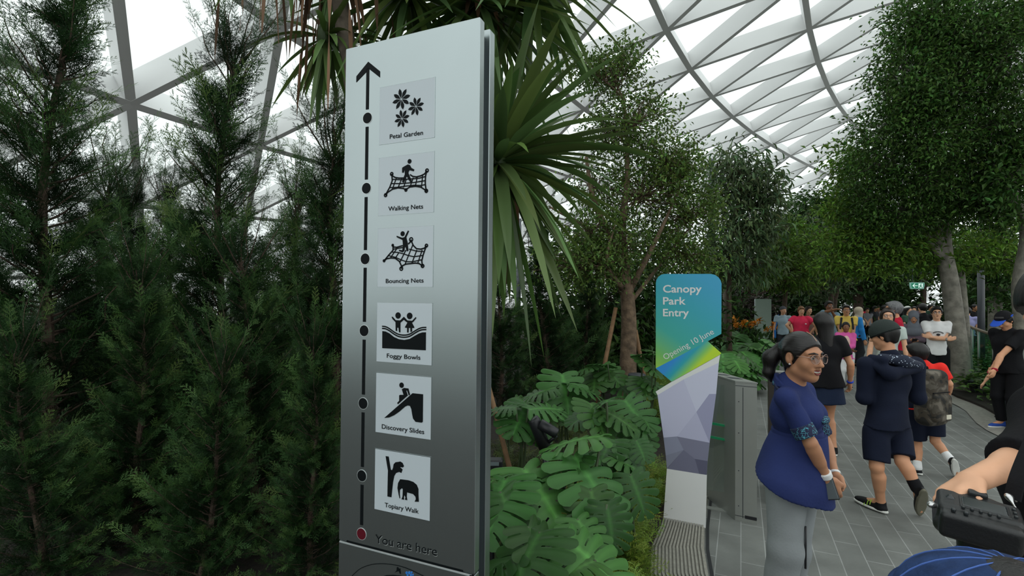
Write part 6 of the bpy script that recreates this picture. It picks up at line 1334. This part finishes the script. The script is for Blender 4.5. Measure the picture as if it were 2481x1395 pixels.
b = MB(); sp_ = spline([P(2451, 1207, 1.125), P(2466, 1150, 1.14), P(2506, 1050, 1.2)], 6); n = len(sp_); b.add(np.concatenate([sp_ + [0, -.018, 0], sp_ + [0, .018, 0]]), [(i, i + 1, n + i + 1, n + i) for i in range(n - 1)]); o = b.build('neck_strap', BLACK, tc_); o.modifiers.new('s', 'SOLIDIFY').thickness = .004

# --- person below the frame whose blue cap shows at the bottom edge
x, y = .62, .62; J = stand(x, y, 1.46, math.pi); J['head'] = A_([x, y, 1.347]); J['neck'] = A_([x, y, 1.225])
t = simple('person at the bottom right of whom only a blue denim cap top shows', J, SK_MID, NAVYB, BLACK, .014, ('short', M_hair), .6, face=False)
c, f, u_, l = J['head'], J['hf'], J['hu'], J['hl']; X = [l, f, u_]; DEN = mat('blue_denim', (.018, .04, .115), .85, var=.35, vs=30, bump=.5, bs=150, spec=.2)
vol('cap', [ell(c + u_ * .012, X, (.121, .126, .096), .01, [(c + u_ * .0, -u_)])], .004, DEN, t)
vol('cap_band', [ell(c + u_ * .012, X, (.1255, .1305, .097), .01, [(c + u_ * .045, u_), (c + u_ * .0, -u_)])], .004, DEN, t)
b = MB()
for k in range(6):
    a = k * math.pi / 6; b.tube([c + u_ * .012 + l * .1215 * math.cos(a) * math.sin(p_) + f * .1265 * math.sin(a) * math.sin(p_) + u_ * .0965 * math.cos(p_) for p_ in np.linspace(-1.2, 1.2, 17)], .0011, 5)
b.build('stitching', cloth('pale_blue_thread', (60, 84, 140)), t)

# --- the group further along the path
def far(label, px, Y, ytop, skin, top_, bot, rot=None, **k):
    x, y = at(px, Y); z = P(px, ytop, Y)[2]; H = z / .995; r = -math.atan2(x, y) * .85 if rot is None else rot
    st = {q: k.pop(q) for q in ('lh', 'rh', 'lel', 'rel', 'step', 'head') if q in k}; J = stand(x, y, H, r, **st); fn = k.pop('fix', None)
    if fn: fn(J)
    hh = k.pop('h', .013); return simple(label, J, skin, top_, bot, hh, **k), J
RED = cloth('crimson_polo', (196, 42, 72)); YEL = cloth('mustard_polo', (204, 160, 78)); PINK = cloth('pink_cardigan', (205, 82, 142)); GRYT = cloth('grey_tee', (118, 120, 126)); LBLU = cloth('pale_blue_grey', (128, 146, 156)); SBLU = cloth('slate_blue_shirt', (92, 112, 124)); MAUVE = cloth('mauve_tunic', (92, 78, 88)); HIJ = cloth('grey_hijab', (96, 100, 108)); BEIGE = cloth('beige_hijab', (150, 140, 125))
def hat(J, t, m, name='hat', drop=.02):
    s = J['H'] / 1.7; c, f, u_, l = J['head'], J['hf'], J['hu'], J['hl']; vol(name, [ell(c + u_ * .03 * s - f * .012 * s, [l, f, u_], np.array([.093, .112, .105]) * s, .01, [(c + u_ * drop * s + f * .03 * s, nrm(-u_ + f * .35))])], .010, m, t)
def scarf(J, t, m):
    s = J['H'] / 1.7; c, f, u_, l = J['head'], J['hf'], J['hu'], J['hl']; o = [ell(c + u_ * .02 * s - f * .015 * s, [l, f, u_], np.array([.097, .115, .115]) * s, .02), ell(c - u_ * .06 * s, [l, f, u_], np.array([.088, .085, .09]) * s, .03), rc(c - u_ * .1 * s, J['neck'] - UP * .05 * s, .085 * s, .13 * s, .04), ell(J['chest'] + UP * .04 * s + J['fw'] * .03, [J['lf'], J['fw'], UP], np.array([.17, .13, .12]) * s, .04), sub(ell(c + f * .10 * s - u_ * .028 * s, [l, f, u_], np.array([.055, .085, .082]) * s, .012))]; vol('headscarf', o, .011, m, t, wrinkle=(.004, 30, 5))
t, J = far('woman in a grey knitted hat and pale polo shirt standing by the orange flowers', 1897, 14.2, 742, SK_LIGHT, LBLU, CHAR, head=(.5, 0), hairs=('none', None), hem=-.08); hat(J, t, cloth('knit_grey', (72, 74, 80)))
vol('shoulder_bag', [rbox(J['hpR'] - J['lf'] * .12 - UP * .02, [J['lf'], J['fw'], UP], (.03, .10, .12), .025)], .012, cloth('azure_bag', (38, 100, 165)), t); vol('bag_strap', [rc(J['shR'] + UP * .07 + J['lf'] * .05, J['hpR'] - J['lf'] * .12 + J['fw'] * .13 + UP * .1, .012, .012)], .008, cloth('azure_bag', (38, 100, 165)), t)
t, J = far('stout person with auburn hair in a crimson polo shirt with hands on hips', 1941, 13, 742, SK_LIGHT, RED, CHAR, lh=(.125, .03, .56), rh=(-.125, .03, .56), lel=(1, -.4, .1), rel=(-1, -.4, .1), hairs=('short', M_hairo), w=1.3, head=(.15, .15))
vol('chest_badge', [ell(J['chest'] + J['fw'] * .155 + J['lf'] * .09 + UP * .0, [J['lf'], J['fw'], UP], (.022, .02, .016))], .008, WHITE, t)
far('person with dark hair just behind the crimson polo shirt', 1957, 14.2, 742, SK_LIGHT, cloth('brown_top', (92, 70, 62)), CHAR, hairs=('short', M_hairbr), rot=.1)
def pt(J): Jset(J, elR=P(1994, 757, 12.3), wrR=P(2026, 749, 12.1), elL=P(2028, 775, 12.3), wrL=P(2014, 752, 12.2)); J['hdR'] = nrm([1, 0, .08]); J['pnR'] = -UP; J['hdL'] = nrm([-.2, -.3, 1.]); J['curlR'] = .15
t, J = far('tall man with moustache and glasses in a slate shirt stretching one arm across his face', 2008, 12.5, 729, SK_BROWN, SBLU, CHAR, hairs=('short', M_hair), fix=pt, sleeve=1.15, glasses=M_iris, head=(.3, 0))
c, f, u_, l = J['head'], J['hf'], J['hu'], J['hl']; MB().tube([c + f * .098 - u_ * .052 + l * d for d in (-.03, -.012, .012, .03)], [.004, .008, .008, .004], 6).build('moustache', M_hair, t, True)
t, J = far('person in a mustard yellow polo shirt with dark backpack straps standing behind the girl', 2050, 11.6, 738, SK_MID, YEL, CHAR, hairs=('short', M_hair), w=1.15, glasses=M_iris, lh=(.05, .14, .5), rh=(-.05, .14, .5))
for d in (1, -1): vol('backpack_strap', [rc(J['chest'] + J['lf'] * d * .10 + UP * .16 + J['fw'] * .09, J['chest'] + J['lf'] * d * .125 - UP * .08 + J['fw'] * .125, .024, .024, .01, (J['fw'], .4))], .01, CHAR, t)
t, J = far('girl in a pink cardigan with folded arms and white leggings', 2049, 10, 780, SK_BROWN, PINK, WHITE, sleeve=1.9, hairs=('bun', M_hair), lh=(-.05, .13, .6), rh=(.05, .15, .59), lel=(1, .2, -.9), rel=(-1, .2, -.9), hem=-.16)
vol('dress_front', [ell(J['chest'] + J['fw'] * .085 - UP * .03, [J['lf'], J['fw'], UP], (.065, .05, .14))], .012, cloth('cream_dress', (190, 160, 150)), t)
t, J = far('woman in a beige headscarf and bright blue top walking behind the yellow polo shirt', 2077, 12.9, 744, SK_MID, cloth('cobalt_top', (40, 110, 170)), CHAR, rot=1.3, sleeve=1.9, hairs=('none', None)); scarf(J, t, BEIGE)
far('woman in a grey T-shirt and black leggings walking alone on the open paving', 2101, 20.3, 745, SK_LIGHT, GRYT, BLACK, hairs=('bun', M_hairbr), lh=(-.02, .13, .5), rh=(.02, .14, .5), head=(.2, .3), step=.05)
far('woman with long dark hair and glasses behind the cap of the boy in the hoodie', 2150, 7.7, 746, SK_LIGHT, cloth('pale_mint', (150, 160, 155)), CHAR, hairs=('long', M_hairbr), glasses=M_iris, w=.86)
t, J = far('grey-haired man in a dark red T-shirt turned away, beside the woman with long hair', 2173, 7.9, 730, SK_MID, cloth('dark_red_tee', (146, 18, 42)), CHAR, rot=math.pi + .9, hairs=('short', M_hairg), w=1.05, hem=-.2)
vol('shoulder_bag', [rbox(J['hpL'] + J['lf'] * .16 * 0 + A_([.22, -.05, -.02]), [[1, 0, 0], [0, 1, 0], [0, 0, 1]], (.07, .06, .14), .05)], .012, cloth('coral_bag', (170, 66, 64)), t)
t, J = far('woman in a grey headscarf and mauve tunic looking down at a phone', 2213, 9.9, 754, SK_MID, MAUVE, CHAR, sleeve=1.9, hairs=('none', None), head=(-.1, .5), lh=(.0, .17, .64), rh=(-.03, .17, .635), hem=-.45, bottom='skirt', blen=-.7); scarf(J, t, HIJ)
pp = (J['wrL'] + J['wrR']) / 2 + J['fw'] * .1; tp = thing('mobile_phone', 'phone held by the woman in the grey headscarf', 'phone', tuple(pp)); vol('case', [rbox(pp, [J['lf'], nrm(J['fw'] + UP * .6), nrm(UP - J['fw'] * .6)], (.04, .075, .006), .004)], .004, M_black, tp); vol('screen', [rbox(pp + nrm(UP - J['fw'] * .6) * .005, [J['lf'], nrm(J['fw'] + UP * .6), nrm(UP - J['fw'] * .6)], (.036, .07, .003), .002)], .003, mat('phone_glass', (.12, .14, .15), .1), tp)
far('person in a lavender top and black trousers seen from behind by the balustrade', 2345, 13.9, 744, SK_LIGHT, cloth('lavender_top', (116, 116, 150)), BLACK, rot=math.pi - .4, hairs=('short', M_hair), face=False)
far('man in a black jacket seen from behind left of the thick tree trunk', 2238, 13, 735, SK_LIGHT, BLACK, BLACK, rot=math.pi, hairs=('short', M_hair), face=False, sleeve=1.9)
t, J = far('woman in dark green with a white headband above the grey headscarf', 2196, 14.5, 742, SK_LIGHT, cloth('bottle_green', (40, 62, 50)), CHAR, rot=.5, hairs=('long', M_hair)); hat(J, t, cloth('white_band', (170, 170, 168)), 'headband', .085)
far('person with a pale face between the green dress and the man in the black jacket', 2214, 17, 742, SK_LIGHT, CHAR, CHAR, hairs=('short', M_hair))
# distant crowd
crowd = [(2090, 22, 741, 'dark_red_tee', 'distant person in dark red right of the beige headscarf'), (2118, 21, 741, 'charcoal', 'distant person in charcoal just right of the grey T-shirt woman'), (2128, 24, 739, 'brown_top', 'distant person in brown left of the long-haired woman with glasses'), (2140, 19, 738, 'grey_tee', 'distant person in grey above the boy in the hoodie'),
         (2186, 21, 741, 'black', 'distant person in black right of the grey-haired man'), (2224, 22, 740, 'mauve_tunic', 'distant person in mauve behind the grey headscarf'), (2252, 20, 738, 'bottle_green', 'distant person in dark green right of the black jacket'), (2262, 24, 740, 'dark_navy', 'distant person in navy above the young man with crossed arms'),
         (2306, 21, 741, 'slate_blue_shirt', 'distant person in slate blue just right of the young man with crossed arms'), (2322, 17, 741, 'pale_blue_grey', 'distant person in pale blue between the thick and the slim trunk'), (2334, 23, 739, 'dark_red_tee', 'distant person in dark red just left of the slim trunk'), (2358, 18, 737, 'black', 'distant person in black right of the lavender top'),
         (2366, 23, 739, 'charcoal', 'distant person in charcoal immediately left of the lamp post'), (2392, 20, 741, 'brown_top', 'distant person in brown right of the lamp post above the black cap'), (2432, 22, 742, 'black', 'distant person in black right of the low forked tree'), (2448, 19, 745, 'hot_pink', 'distant person in hot pink near the right edge'), (2466, 23, 742, 'dark_navy', 'distant person in navy beside the rightmost trunk')]
for i, (px, Y, yt, m, lab) in enumerate(crowd):
    far(lab, px, Y, yt, [SK_LIGHT, SK_MID, SK_TAN][i % 3], MATS['cloth_' + m], CHAR, rot=[math.pi, .3, -.8, 1.4, math.pi - .8][i % 5], hairs=(['short', 'fringe', 'bun'][i % 3], M_hair), h=.022, face=False, wr=False, group='distant crowd at the end of the path')
